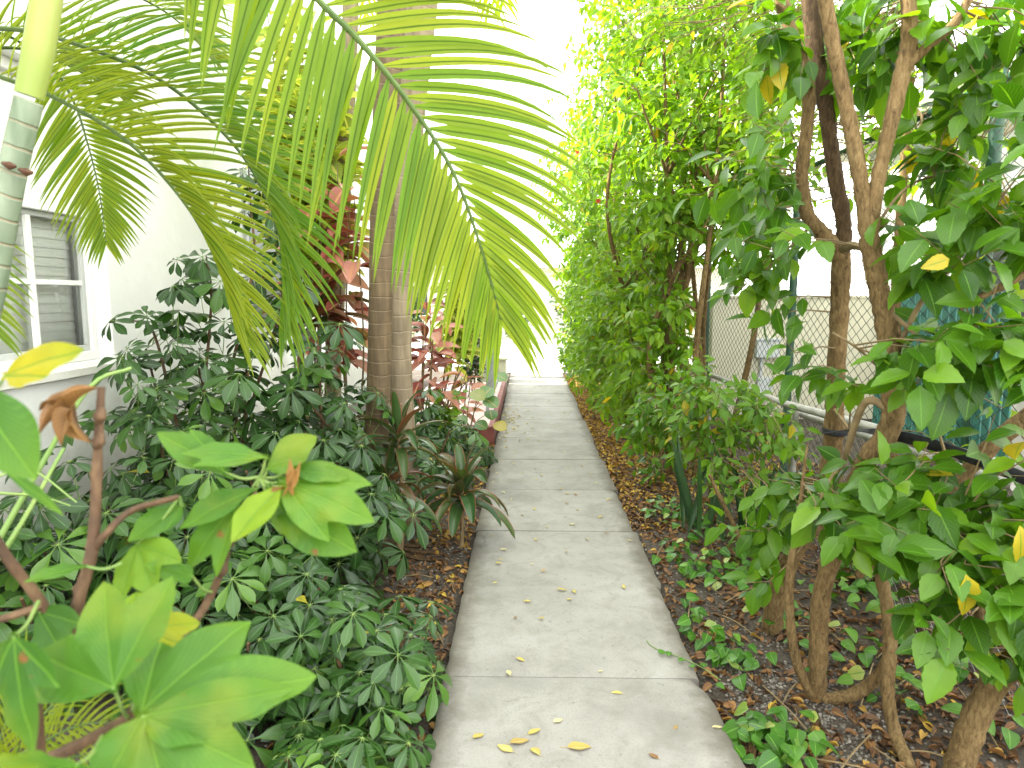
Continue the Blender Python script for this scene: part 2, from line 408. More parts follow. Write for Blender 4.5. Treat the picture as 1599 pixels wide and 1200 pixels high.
M_GROUND = surfmat('sandy_ground', [(0.3, (0.22, 0.21, 0.17)), (0.7, (0.34, 0.33, 0.28))], 0.7, 8, 0.95, bump=0.2)
M_SOIL = surfmat('soil', [(0.3, (0.022, 0.016, 0.010)), (0.5, (0.066, 0.050, 0.035)), (0.68, (0.15, 0.122, 0.092))], 70, 9, 0.95, bump=1.0, bdist=0.014, spots=(2.2, (0.105, 0.09, 0.07), 0.5, 0.72))
M_STONE = leafmat('pebble', [(0.0, (0.05, 0.04, 0.03)), (0.5, (0.12, 0.105, 0.085)), (1.0, (0.22, 0.20, 0.17))], trf=0.0, rough=0.8)
M_CARP = surfmat('grey_car_paint', [(0.3, (0.13, 0.14, 0.155)), (0.7, (0.15, 0.16, 0.175))], 3, 2, 0.25, bump=0, spec=0.6)
M_TYRE = surfmat('tyre', [(0.3, (0.02, 0.02, 0.02)), (0.7, (0.035, 0.035, 0.035))], 10, 2, 0.9, bump=0.1)
M_RIM = surfmat('rim', [(0.3, (0.4, 0.4, 0.41)), (0.7, (0.5, 0.5, 0.5))], 10, 2, 0.35, metal=0.7, bump=0)
M_ROOF = surfmat('pale_roof', [(0.3, (0.55, 0.54, 0.50)), (0.7, (0.66, 0.65, 0.60))], 3, 4, 0.8, bump=0.2)


def glassmat():
    m, nt, out = newmat('window_glass')
    g = N(nt, 'ShaderNodeBsdfGlossy', Roughness=0.03); g.inputs[0].default_value = (0.9, 0.9, 0.9, 1)
    t = N(nt, 'ShaderNodeBsdfTransparent'); t.inputs[0].default_value = (0.95, 0.97, 0.95, 1)
    fr = N(nt, 'ShaderNodeFresnel', IOR=1.5)
    mx = N(nt, 'ShaderNodeMixShader')
    nt.links.new(fr.outputs[0], mx.inputs[0]); nt.links.new(t.outputs[0], mx.inputs[1]); nt.links.new(g.outputs[0], mx.inputs[2])
    nt.links.new(mx.outputs[0], out.inputs[0])
    return m


M_GLASS = glassmat()


def concrete():
    m, nt, out = newmat('path_concrete'); lk = nt.links.new
    tc = N(nt, 'ShaderNodeTexCoord')
    n1 = N(nt, 'ShaderNodeTexNoise', Scale=1.6, Detail=8.0, Roughness=0.65); lk(tc.outputs['Object'], n1.inputs['Vector'])
    n2 = N(nt, 'ShaderNodeTexNoise', Scale=130.0, Detail=4.0, Roughness=0.7); lk(tc.outputs['Object'], n2.inputs['Vector'])
    n3 = N(nt, 'ShaderNodeTexNoise', Scale=5.5, Detail=8.0, Roughness=0.7, Distortion=0.8); lk(tc.outputs['Object'], n3.inputs['Vector'])
    a = N(nt, 'ShaderNodeAttribute', attribute_name='rnd')
    col = ramp(nt, n1.outputs[0], [(0.30, (0.185, 0.178, 0.160)), (0.5, (0.265, 0.254, 0.230)), (0.70, (0.315, 0.305, 0.282))])
    col = mixc(nt, mathn(nt, 'MULTIPLY', ramp(nt, n3.outputs[0], [(0.47, (0, 0, 0)), (0.72, (1, 1, 1))]), 0.55), col, (0.150, 0.138, 0.112))
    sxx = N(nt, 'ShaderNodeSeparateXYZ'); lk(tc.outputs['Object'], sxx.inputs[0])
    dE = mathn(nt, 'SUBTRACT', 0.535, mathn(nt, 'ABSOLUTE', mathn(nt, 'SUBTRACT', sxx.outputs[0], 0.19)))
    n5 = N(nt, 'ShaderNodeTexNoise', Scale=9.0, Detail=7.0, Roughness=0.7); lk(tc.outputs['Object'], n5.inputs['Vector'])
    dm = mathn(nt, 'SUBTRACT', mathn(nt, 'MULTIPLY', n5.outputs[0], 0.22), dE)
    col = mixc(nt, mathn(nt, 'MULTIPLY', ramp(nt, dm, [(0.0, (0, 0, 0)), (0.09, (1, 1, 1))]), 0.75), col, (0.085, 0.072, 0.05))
    vc = N(nt, 'ShaderNodeTexVoronoi', Scale=0.62, feature='DISTANCE_TO_EDGE')
    n6 = N(nt, 'ShaderNodeTexNoise', Scale=3.0, Detail=6.0); lk(tc.outputs['Object'], n6.inputs['Vector'])
    wv = N(nt, 'ShaderNodeVectorMath', operation='MULTIPLY_ADD'); lk(n6.outputs['Color'], wv.inputs[0]); wv.inputs[1].default_value = (.5, .5, 0); lk(tc.outputs['Object'], wv.inputs[2])
    lk(wv.outputs[0], vc.inputs['Vector'])
    col = mixc(nt, mathn(nt, 'MULTIPLY', ramp(nt, vc.outputs['Distance'], [(0.0015, (1, 1, 1)), (0.004, (0, 0, 0))]), mathn(nt, 'MULTIPLY', ramp(nt, n1.outputs[0], [(.5, (0, 0, 0)), (.58, (1, 1, 1))]), .6)), col, (0.10, 0.092, 0.075))
    col = mixc(nt, mathn(nt, 'MULTIPLY', ramp(nt, n2.outputs[0], [(0.52, (0, 0, 0)), (0.66, (1, 1, 1))]), 0.45), col, (0.14, 0.136, 0.125))
    n4 = N(nt, 'ShaderNodeTexNoise', Scale=30.0, Detail=6.0, Roughness=0.75); lk(tc.outputs['Object'], n4.inputs['Vector'])
    col = mixc(nt, mathn(nt, 'MULTIPLY', ramp(nt, n4.outputs[0], [(0.60, (0, 0, 0)), (0.70, (1, 1, 1))]), 0.6), col, (0.09, 0.087, 0.08))
    col = mixc(nt, mathn(nt, 'SUBTRACT', a.outputs['Fac'], 0.0), mixc(nt, 1.0, col, (0.86, 0.86, 0.85), 'MULTIPLY'), col)
    bs = N(nt, 'ShaderNodeBsdfPrincipled', Roughness=0.85); lk(col, bs.inputs['Base Color'])
    bs.inputs['Specular IOR Level'].default_value = 0.3
    bp = N(nt, 'ShaderNodeBump', Strength=0.35, Distance=0.004)
    lk(mathn(nt, 'ADD', n2.outputs[0], n3.outputs[0]), bp.inputs['Height']); lk(bp.outputs[0], bs.inputs['Normal'])
    lk(bs.outputs[0], out.inputs[0])
    return m


M_CONC = concrete()


q_nt = M_FORE.node_tree; q_bs = [n for n in q_nt.nodes if n.type == 'BSDF_PRINCIPLED'][0]; q_src = q_bs.inputs['Base Color'].links[0].from_socket
q_tl = [n for n in q_nt.nodes if n.type == 'BSDF_TRANSLUCENT'][0]; q_mul = q_tl.inputs[0].links[0].from_node
q_tc = N(q_nt, 'ShaderNodeTexCoord')
q_uv = N(q_nt, 'ShaderNodeUVMap'); q_sx = N(q_nt, 'ShaderNodeSeparateXYZ'); q_nt.links.new(q_uv.outputs[0], q_sx.inputs[0])
q_c = mixc(q_nt, mathn(q_nt, 'MULTIPLY', ramp(q_nt, q_sx.outputs[1], [(.45, (0, 0, 0)), (1.0, (1, 1, 1))]), .4), q_src, (0.14, 0.25, 0.022))
q_n = N(q_nt, 'ShaderNodeTexNoise', Scale=32.0, Detail=3.0); q_nt.links.new(q_tc.outputs['Object'], q_n.inputs['Vector'])
q_c = mixc(q_nt, ramp(q_nt, q_n.outputs[0], [(.70, (0, 0, 0)), (.74, (1, 1, 1))]), q_c, (0.17, 0.075, 0.02))
q_n2 = N(q_nt, 'ShaderNodeTexNoise', Scale=9.0, Detail=4.0); q_nt.links.new(q_tc.outputs['Object'], q_n2.inputs['Vector'])
q_c = mixc(q_nt, mathn(q_nt, 'MULTIPLY', ramp(q_nt, q_n2.outputs[0], [(.5, (0, 0, 0)), (.7, (1, 1, 1))]), .4), q_c, (0.26, 0.28, 0.02))
q_nt.links.new(q_c, q_bs.inputs['Base Color']); q_nt.links.new(q_c, q_mul.inputs[6])


# ------------------------------------------------------------------ tagging
def tag(o, label=None, cat=None, group=None, kind=None):
    if label: o['label'] = label
    if cat: o['category'] = cat
    if group: o['group'] = group
    if kind: o['kind'] = kind
    return o


def thing(name, label, cat, loc, group=None):
    o = bpy.data.objects.new(name, None); COL.objects.link(o)
    o.location = loc; o.empty_display_size = 0.1
    return tag(o, label, cat, group)


def part(mb, name, mats, root, smooth=True, bevel=0.0):
    return mb.build(name, mats, root, smooth, None, bevel) if root is None else _part(mb, name, mats, root, smooth, bevel)


def _part(mb, name, mats, root, smooth, bevel):
    o = mb.build(name, mats, None, smooth, None, bevel)
    o.parent = root
    w = Vector((0, 0, 0)); p = root
    while p is not None:
        w += p.location; p = p.parent
    o.location = -w           # meshes are modelled in world metres
    return o


# ------------------------------------------------------------------ setting: ground, beds, path, street
def vnoise(x, y, s, seed=0):
    r = np.random.default_rng(seed)
    out = np.zeros_like(x)
    for k in range(4):
        ph = r.uniform(0, 6.28, 4); a = r.uniform(0, 6.28, 2); f = s * 1.9 ** k
        out += (np.sin(f * (x * math.cos(a[0]) + y * math.sin(a[0])) + ph[0]) * np.sin(f * (x * math.cos(a[1]) + y * math.sin(a[1])) + ph[1])) / 1.6 ** k
    return out / 2.4


PX0, PX1 = -0.345, 0.725         # path edges


def bedz(x, y):
    x = np.asarray(x, float); y = np.asarray(y, float)
    z = 0.022 * vnoise(x, y, 5.0, 3) + 0.008 * vnoise(x, y, 23.0, 5) - 0.012
    inside = np.clip(np.minimum(x - PX0 + 0.0, PX1 - x) / 0.06 + 0.4, 0, 1)
    z = z - 0.07 * inside
    z += 0.10 * np.clip((x - 1.3) / 1.2, 0, 1) + 0.08 * np.clip((-1.0 - x) / 1.2, 0, 1)
    return z


g = MB()
v = [(-400, -60, -0.10), (400, -60, -0.10), (400, 900, -0.10), (-400, 900, -0.10)]
g.faces(v, [(0, 1, 2, 3)])
tag(g.build('ground', M_GROUND), kind='structure')

xs = np.arange(-2.62, 6.0, 0.04); ys = np.arange(0.2, 14.15, 0.04)
Xg, Yg = np.meshgrid(xs, ys)
b = MB(); b.grid(np.stack([Xg, Yg, bedz(Xg, Yg)], -1))
tag(b.build('soil', M_SOIL), kind='structure')

pm = MB()
joints = [0.2, 1.55, 2.66, 3.57, 4.45, 5.45, 6.48, 7.5, 8.6, 9.7, 10.9, 12.1, 13.2, 14.1]
r_ = np.random.default_rng(5)
for i in range(len(joints) - 1):
    y0, y1 = joints[i] + 0.004, joints[i + 1] - 0.004
    n = 14
    yy = np.linspace(y0, y1, n)
    xl = PX0 + 0.0045 * r_.standard_normal(n); xr = PX1 + 0.004 * r_.standard_normal(n) + (0.012 if i % 2 else -0.006)
    if i == 1:
        xr[-3:] -= np.array([0.01, 0.02, 0.06])   # broken corner
    zt = 0.028 + 0.003 * r_.standard_normal() + 0.002 * np.sin(yy * 3)
    tl = r_.uniform(-0.003, 0.003)
    cols = []
    for k in (0, 0.012, 0.03, 0.97, 0.988, 1.0):
        x = xl + (xr - xl) * k
        dz = {0: -0.012, 1.0: -0.012}.get(k, -0.002 if k in (0.012, 0.988) else 0)
        cols.append(np.stack([x, yy, zt + dz + tl * (k - .5)], -1))
    top = np.stack(cols, 1)
    top[0, :, 2] -= 0.004; top[-1, :, 2] -= 0.004
    rv = r_.uniform(0.2, 1)
    low = top.copy(); low[..., 2] = -0.08
    pm.grid(top[:, ::-1], None, rv)
    for A in (np.stack([low[:, 0], top[:, 0]], 1), np.stack([top[:, -1], low[:, -1]], 1), np.stack([top[0], low[0]], 1)[::-1], np.stack([low[-1], top[-1]], 1)[::-1]):
        pm.grid(A[:, ::-1], None, rv)
tag(pm.build('path', M_CONC), kind='structure')
s_ = MB(); s_.faces([(-60, 14.12, 0.0), (60, 14.12, 0.0), (60, 15.6, 0.0), (-60, 15.6, 0.0)], [(0, 1, 2, 3)])
s_.faces([(-60, 15.6, 0), (60, 15.6, 0), (60, 15.6, -0.09), (-60, 15.6, -0.09)], [(0, 1, 2, 3)])
tag(s_.build('sidewalk', M_CONC), kind='structure')
s_ = MB(); s_.faces([(-90, 15.6, -0.09), (90, 15.6, -0.09), (90, 24, -0.09), (-90, 24, -0.09)], [(0, 1, 2, 3)])
tag(s_.build('street', M_STREET), kind='structure')


# ------------------------------------------------------------------ left house
WX = -2.5
Yj = float(atx(171, 450, WX)[1])                # far jamb of the window
zs, zt = 1.22, 2.78
house = thing('white_house', 'white stucco house with a paned window along the left side of the path', 'house', (WX - 2, 6, 0))
Y0h, Y1h, Hh = -3.0, 12.6, 4.6
w = MB()
w.box((WX - 0.25, Yj, -0.1), (WX, Y1h, Hh))
w.box((WX - 0.25, 1.9, -0.1), (WX, Yj, zs))
w.box((WX - 0.25, 1.9, zt), (WX, Yj, Hh))
w.box((WX - 0.25, Y0h, -0.1), (WX, 1.9, Hh))
w.box((WX - 5, Y1h - 0.25, -0.1), (WX - 0.25, Y1h, Hh))
w.box((WX - 5, Y0h, -0.1), (WX - 4.75, Y1h - 0.25, Hh))
w.box((WX - 4.75, Y0h, -0.1), (WX - 0.25, Y0h + 0.25, Hh))
wall_o = part(w, 'wall', M_WHITE, house, False)
w = MB(); w.box((WX - 5.1, Y0h - 0.1, Hh), (WX + 0.06, Y1h + 0.1, Hh + 0.12)); part(w, 'roof', M_ROOF, house, False, 0.01)
xw = WX - 0.125                                  # window plane
win = MB()
zb, zm = zs + 0.055, 2.05
yl, yr_ = 1.9, Yj - 0.002
for a_, b_ in (((xw - 0.05, yl, zs + 0.002), (xw + 0.035, yr_, zb)), ((xw - 0.05, yl, zm), (xw + 0.05, yr_, zm + 0.085)), ((xw - 0.05, yl, zt - 0.06), (xw + 0.03, yr_, zt - 0.002)),
               ((xw - 0.05, yr_ - 0.045, zb), (xw + 0.03, yr_, zm)), ((xw - 0.05, yl, zb), (xw + 0.03, yl + 0.05, zm)),
               ((xw - 0.05, yr_ - 0.065, zm + 0.085), (xw + 0.03, yr_, zt - 0.06))):
    win.box(a_, b_)
wo = part(win, 'window', M_TRIM, house, False, 0.004)
gp = MB()
ydiv = [yl + 0.05]
pw = 0.40
ycur = yr_ - 0.065
bars = MB()
sash = MB()
sash.box((xw - 0.03, yl + 0.05, zb), (xw + 0.012, yr_ - 0.047, zb + 0.035))
sash.box((xw - 0.03, yl + 0.05, zm - 0.03), (xw + 0.012, yr_ - 0.047, zm - 0.002))
sash.box((xw - 0.03, yr_ - 0.075, zb + 0.035), (xw + 0.012, yr_ - 0.047, zm - 0.03))
part(sash, 'sash', surfmat('sash_grey', [(0.3, (0.42, 0.43, 0.41)), (0.7, (0.50, 0.51, 0.49))], 3, 3, 0.5, bump=0.05), wo, False, 0.003)
for k in range(1, 4):
    yk = yr_ - 0.075 - k * pw
    bars.box((xw - 0.012, yk - 0.016, zb + 0.035), (xw + 0.016, yk + 0.016, zm - 0.03))
zmid = (zb + zm) / 2 + 0.01
yprev = yr_ - 0.075
for k in range(1, 5):
    yk = yr_ - 0.075 - k * pw
    lo = max(yk + 0.016, yl + 0.05)
    bars.box((xw - 0.012, lo, zmid - 0.014), (xw + 0.014, yprev, zmid + 0.014))
    yprev = yk - 0.016
part(bars, 'glazing_bar', M_TRIM, wo, False, 0.003)
gp.faces([(xw - .006, yl + .05, zb), (xw - .006, yr_ - .06, zb), (xw - .006, yr_ - .06, zm - .01), (xw - .006, yl + .05, zm - .01)], [(0, 1, 2, 3)]); part(gp, 'glass', M_GLASS, wo, False)
bl = MB()
for k, z in enumerate(np.arange(zb + 0.02, zm, 0.052)):
    P = np.array([[(xw - 0.085, yl + 0.02, z + 0.052), (xw - 0.085, yr_ - 0.03, z + 0.052)], [(xw - 0.077, yl + 0.02, z), (xw - 0.077, yr_ - 0.03, z)]])
    bl.grid(P); bl.grid(P[:, ::-1] - np.array([0.002, 0, 0]))
part(bl, 'blind', M_BLIND, wo, False)
up = MB(); up.box((xw - 0.04, yl, zm + 0.085), (xw - 0.012, yr_ - 0.065, zt - 0.06)); up.box((xw - 0.012, yr_ - 0.62, zm + 0.086), (xw + 0.004, yr_ - 0.58, zt - 0.061)); part(up, 'upper_panel', M_TRIM, wo, False)
si = MB()
P = [(-0.16, 0.0), (0.045, -0.02), (0.045, -0.06), (0.0, -0.075)]
prof = np.array([(WX + a, zs + c) for a, c in P])
yy = np.linspace(1.75, Yj + 0.05, 40)
G = np.stack([np.stack([np.full(40, x), yy, z + 0.002 + 0.002 * vnoise(yy, yy * 0, 30)], -1) for x, z in prof], 1)
G[:, 0, 1] = np.clip(G[:, 0, 1], 1.9, Yj - 0.004)
si.grid(G)
si.faces(G[-1], [(0, 1, 2, 3)]); si.faces(G[0], [(3, 2, 1, 0)])
part(si, 'window_sill', M_SILL, house, False)
# second window further along, mostly hidden by leaves
w2 = MB(); ya, yb = 6.05, 7.3
for a_, b_ in (((WX - 0.01, ya, 1.25), (WX + 0.03, ya + 0.06, 2.7)), ((WX - 0.01, yb - 0.06, 1.25), (WX + 0.03, yb, 2.7)), ((WX - 0.01, ya + 0.06, 2.64), (WX + 0.03, yb - 0.06, 2.7)), ((WX - 0.01, ya + 0.06, 1.25), (WX + 0.03, yb - 0.06, 1.31))):
    w2.box(a_, b_)
wo2 = part(w2, 'window', surfmat('grey_window_frame', [(0.3, (0.34, 0.35, 0.34)), (0.7, (0.42, 0.43, 0.42))], 3, 3, 0.5, bump=0.05), house, False, 0.003)
w2 = MB(); w2.box((WX - 0.008, ya + 0.06, 1.31), (WX + 0.012, yb - 0.06, 2.64)); part(w2, 'glass', M_DARK, wo2, False)


# ------------------------------------------------------------------ palms
def leaflet(mb, p, d, n, L, wid, droop, rnd, segs=9, curl=None, ex=2.6):
    d = nrm(d); pts = [np.array(p, float)]; dirs = [d]
    for k in range(segs):
        t = (k + 1) / segs
        dd = d + np.array([0, 0, -1.0]) * droop * t ** ex
        if curl is not None:
            dd = dd + curl * t ** 2
        dd = nrm(dd)
        pts.append(pts[-1] + dd * L / segs); dirs.append(dd)
    pts = np.array(pts); dirs = np.array(dirs)
    t = np.linspace(0, 1, segs + 1)
    w_ = wid / 2 * np.minimum(1, (t / 0.16 + 0.18)) * np.clip(1 - ((t - 0.22) / 0.78).clip(0) ** 1.7, 0.015, 1)
    x = nrm(np.cross(dirs, n)); z = np.cross(x, dirs)
    fo = 0.35
    P = np.stack([pts - x * w_[:, None] + z * (w_ * fo)[:, None], pts, pts + x * w_[:, None] + z * (w_ * fo)[:, None]], 1)
    uv = np.stack(np.broadcast_arrays(np.array([0, 0.5, 1.0])[None, :], t[:, None]), -1)
    mb.grid(P, uv, rnd)


def frond(root, pts, nper, Lmax, th=(62, 22), normal=(0, -1, 0.1), vee=15, droop=0.8, wid=0.028, s0=0.06, r0=0.011, rb=0.5, rs=0.25, ltip=0.45, lbase=0.7, mat=None, skip=0.0, segs=9, sides=(-1, 1), tex=3.0, face=0.0):
    c = spline(np.array(pts), 10)
    ln = np.concatenate([[0], np.cumsum(np.linalg.norm(np.diff(c, axis=0), axis=1))]); s_all = ln / ln[-1]
    T = nrm(np.gradient(c, axis=0))
    lf = MB()
    for side in sides:
        for k in range(nper):
            s = s0 + (1 - s0) * ((k + 0.5 + 0.18 * (rng.random() - .5)) / nper) ** 0.88
            if rng.random() < skip:
                continue
            p = np.array([np.interp(s, s_all, c[:, j]) for j in range(3)])
            t = nrm([np.interp(s, s_all, T[:, j]) for j in range(3)])
            n = np.asarray(normal(s) if callable(normal) else normal, float)
            n = nrm(n - t * np.dot(n, t)); S = np.cross(t, n)
            a = D2R(th[0] + (th[1] - th[0]) * s ** tex + 1.6 * rng.standard_normal())
            ve = D2R(vee + 3 * rng.standard_normal())
            out = side * S * math.cos(ve) + n * math.sin(ve)
            d = t * math.cos(a) + out * math.sin(a)
            q = (s - s0) / (1 - s0)
            L = Lmax * min(lbase + (1 - lbase) * q / 0.35, 1.0, 1 - (1 - ltip) * max(0, (q - 0.45) / 0.55) ** 1.3) * rng.uniform(0.92, 1.06)
            n = nrm(n * (1 - face) + np.array([0.1, -1, 0.25]) * face)
            leaflet(lf, p, d, nrm(n - d * np.dot(n, d)), L, wid * rng.uniform(0.85, 1.1) * (0.6 + 0.4 * min(1, L / Lmax * 1.3)), droop * rng.uniform(0.8, 1.2), np.clip(rb + rs * rng.standard_normal(), 0, 1), segs)
    fo = _part(lf, 'frond', mat or M_PALM, root, True, 0)
    rc = MB(); rc.tube(c, [r0, r0 * 0.75, r0 * 0.25], 7)
    ro = rc.build('rachis', M_PSTEM, None); ro.parent = fo
    return fo


# the near green palm, trunk crossing the top left corner
near_pts = [np.array([-1.52, 1.7, -0.05]), at(-70, 800, 1.7), at(-8, 420, 1.7), at(20, 267, 1.7), at(45, 157, 1.7)]
near = thing('palm_tree', 'slim green ringed palm leaning in the top left corner, big frond over the path', 'palm tree', (-1.52, 1.7, 0))
t_ = MB(); t_.tube(near_pts, [0.040, 0.036, 0.032, 0.031, 0.0305], 14, sub=12); part(t_, 'trunk', M_NTRUNK, near)
t_ = MB(); t_.tube([at(46, 150, 1.7), at(60, 80, 1.7), at(73, 0, 1.7), at(90, -110, 1.7), at(110, -200, 1.7)], [0.031, 0.034, 0.033, 0.028, 0.02], 14, sub=6); part(t_, 'crownshaft', M_SHAFT, near)
t_ = MB()
for px, py in ((18, 258), (44, 268)):
    t_.tube([at(px - 14, py - 3, 1.665), at(px - 3, py + 1, 1.655), at(px + 8, py + 2, 1.66)], [0.004, 0.010, 0.003], 7, sub=3)
part(t_, 'bud_scar', surfmat('bud_brown', [(0.3, (0.035, 0.014, 0.008)), (0.7, (0.11, 0.045, 0.02))], 30, 4, 0.7), near)
frond(near, [at(130, -190, 1.75), at(260, -215, 1.8), at(400, -110, 1.83), at(497, 0, 1.84), at(562, 65, 1.84), at(642, 165, 1.84), at(708, 270, 1.85), at(752, 390, 1.87), at(782, 500, 1.90)],
      43, 0.53, (62, 17), (0.15, -1, 0.15), 4, 0.62, 0.0300, 0.10, 0.0115, 0.68, 0.22, 0.42, 0.8)
for az, el in ((200, 35), (150, 60)):
    c0 = at(110, -195, 1.7); dx, dy = math.cos(D2R(az)), math.sin(D2R(az))
    P = [c0 + np.array([dx * r, dy * r, math.tan(D2R(el)) * r - 0.75 * r * r]) for r in (0.02, 0.25, 0.5, 0.75, 1.0)]
    frond(near, P, 26, 0.42, (60, 25), (0, 0, 1), 20, 0.9, 0.026)

# the palm beside the window, three fronds drooping across the white wall
left_palm = thing('palm_tree', 'palm at the left edge, its yellow green fronds drooping across the white wall', 'palm tree', (-2.2, 2.35, 0))
t_ = MB(); t_.tube([(-2.2, 2.35, -0.05), (-2.18, 2.35, 1.0), (-2.14, 2.36, 1.9), (-2.1, 2.36, 2.4)], [0.05, 0.042, 0.036, 0.03], 12, sub=6); part(t_, 'trunk', M_NTRUNK, left_palm)
t_ = MB(); t_.tube([(-2.1, 2.36, 2.38), (-2.06, 2.36, 2.6), (-2.02, 2.36, 2.8)], [0.032, 0.034, 0.02], 12, sub=5); part(t_, 'crownshaft', M_SHAFT, left_palm)
nU = lambda s: (0.55 + 0.25 * s, -0.35, 0.75 - 0.25 * s)
frond(left_palm, [at(-150, 110, 2.36), at(-60, 60, 2.34), at(0, 45, 2.32), at(100, 63, 2.3), at(250, 125, 2.28), at(370, 232, 2.26), at(430, 345, 2.24), at(443, 430, 2.22), at(440, 500, 2.2)],
      54, 0.40, (50, 22), nU, 55, 0.5, 0.0195, 0.22, 0.009, 0.28, 0.2, 0.5, 0.9, face=.72)
frond(left_palm, [at(-150, 150, 2.30), at(-60, 100, 2.25), at(0, 120, 2.22), at(90, 155, 2.2), at(200, 222, 2.18), at(290, 320, 2.16), at(340, 415, 2.14), at(368, 510, 2.12)],
      46, 0.40, (52, 22), nU, 58, 0.5, 0.0195, 0.25, 0.009, 0.85, 0.2, 0.5, 0.9, face=.72)
frond(left_palm, [at(-120, 120, 2.45), at(-20, 50, 2.55), at(70, 95, 2.6), at(113, 155, 2.58), at(137, 225, 2.54), at(155, 300, 2.5), at(166, 380, 2.46)],
      36, 0.315, (62, 24), (0.05, -1, 0.25), 5, 0.35, 0.018, 0.40, 0.006, 0.6, 0.2, 0.35, 0.9)
frond(left_palm, [at(-150, 100, 2.45), at(-60, 0, 2.5), at(40, -40, 2.5), at(150, -30, 2.5), at(260, 20, 2.45), at(330, 90, 2.4)],
      34, 0.36, (50, 25), (0.2, -0.3, 0.9), 40, 0.6, 0.02, 0.22, 0.008, 0.75, 0.2, face=.6)
frond(left_palm, [at(-150, 140, 2.4), at(-60, 90, 2.5), at(20, 75, 2.55), at(100, 100, 2.6), at(190, 150, 2.62)],
      26, 0.34, (55, 25), (0.2, -0.5, 0.8), 40, 0.6, 0.021, 0.22, 0.008, 0.8, 0.15, face=.6)
frond(left_palm, [at(-150, 160, 2.3), at(-110, 260, 2.2), at(-60, 400, 2.1), at(-10, 520, 2.05)], 18, 0.26, (55, 20), (0.6, -0.6, 0.3), 10, 0.6, 0.017, 0.3, 0.007, 0.6, 0.2)


def tall_palm(label, base, pts, rads, mat, crown, nfr, seed, extra=()):
    r = thing('palm_tree', label, 'palm tree', base)
    t = MB(); t.tube([np.array(base) + np.array([0, 0, -0.05])] + pts, rads, 20, sub=14, wob=0.012); part(t, 'trunk', mat, r)
    rr = np.random.default_rng(seed)
    c0 = pts[-1]
    for k in range(nfr):
        az = 2 * math.pi * (k + rr.uniform(0, .5)) / nfr; el = rr.uniform(0.35, 0.9)
        P = [c0 + np.array([math.cos(az) * q, math.sin(az) * q, el * q - 0.42 * q * q]) for q in (0.03, 0.45, 0.9, 1.35, 1.75)]
        frond(r, P, 24, 0.55, (60, 25), (0, 0, 1), 15, 0.8, 0.034, rb=0.5)
    for P, n_, L_ in extra:
        frond(r, P, n_, L_, (50, 20), (0, -0.6, 0.8), 10, 1.2, 0.03, rb=0.35)
    return r


YT = 4.15
b1 = atz(578, 862, 0.0)
tall_palm('grey ringed palm trunk rising out of the umbrella plants beside the path', b1, [at(583, 760, YT), at(590, 640, YT - .02), at(594, 500, YT - .05), at(597, 330, YT - .1), at(604, 150, YT - .2), at(612, 0, YT - .25), at(618, -200, YT - .3), at(625, -420, YT - .3)],
          [0.10, 0.084, 0.074, 0.071, 0.071, 0.074, 0.080, 0.085, 0.08], M_PTRUNK, None, 6, 11,
          [([at(700, -260, 4.2), at(800, -200, 4.3), at(870, -100, 4.4), at(900, -20, 4.5)], 18, 0.36)])
b2 = np.array([-0.83, 4.75, 0.0])
tall_palm('pale smooth palm trunk standing just behind the grey ringed one', b2, [at(632, 700, 4.72), at(625, 560, 4.7), at(628, 400, 4.65), at(638, 240, 4.6), at(650, 100, 4.5), at(660, 0, 4.45), at(674, -180, 4.4), at(680, -330, 4.4)],
          [0.10, 0.085, 0.080, 0.080, 0.084, 0.09, 0.095, 0.10, 0.09], M_PALE, None, 5, 12)
b3 = np.array([-1.5, 5.4, 0.0])
tall_palm('slender pale palm trunk rising behind the crotons, left of the other two', b3, [at(520, 620, 5.35), at(530, 400, 5.3), at(540, 200, 5.2), at(546, 60, 5.15), at(550, -60, 5.1), at(556, -240, 5.0)],
          [0.08, 0.066, 0.062, 0.06, 0.058, 0.055, 0.05], M_PALE, None, 5, 13)


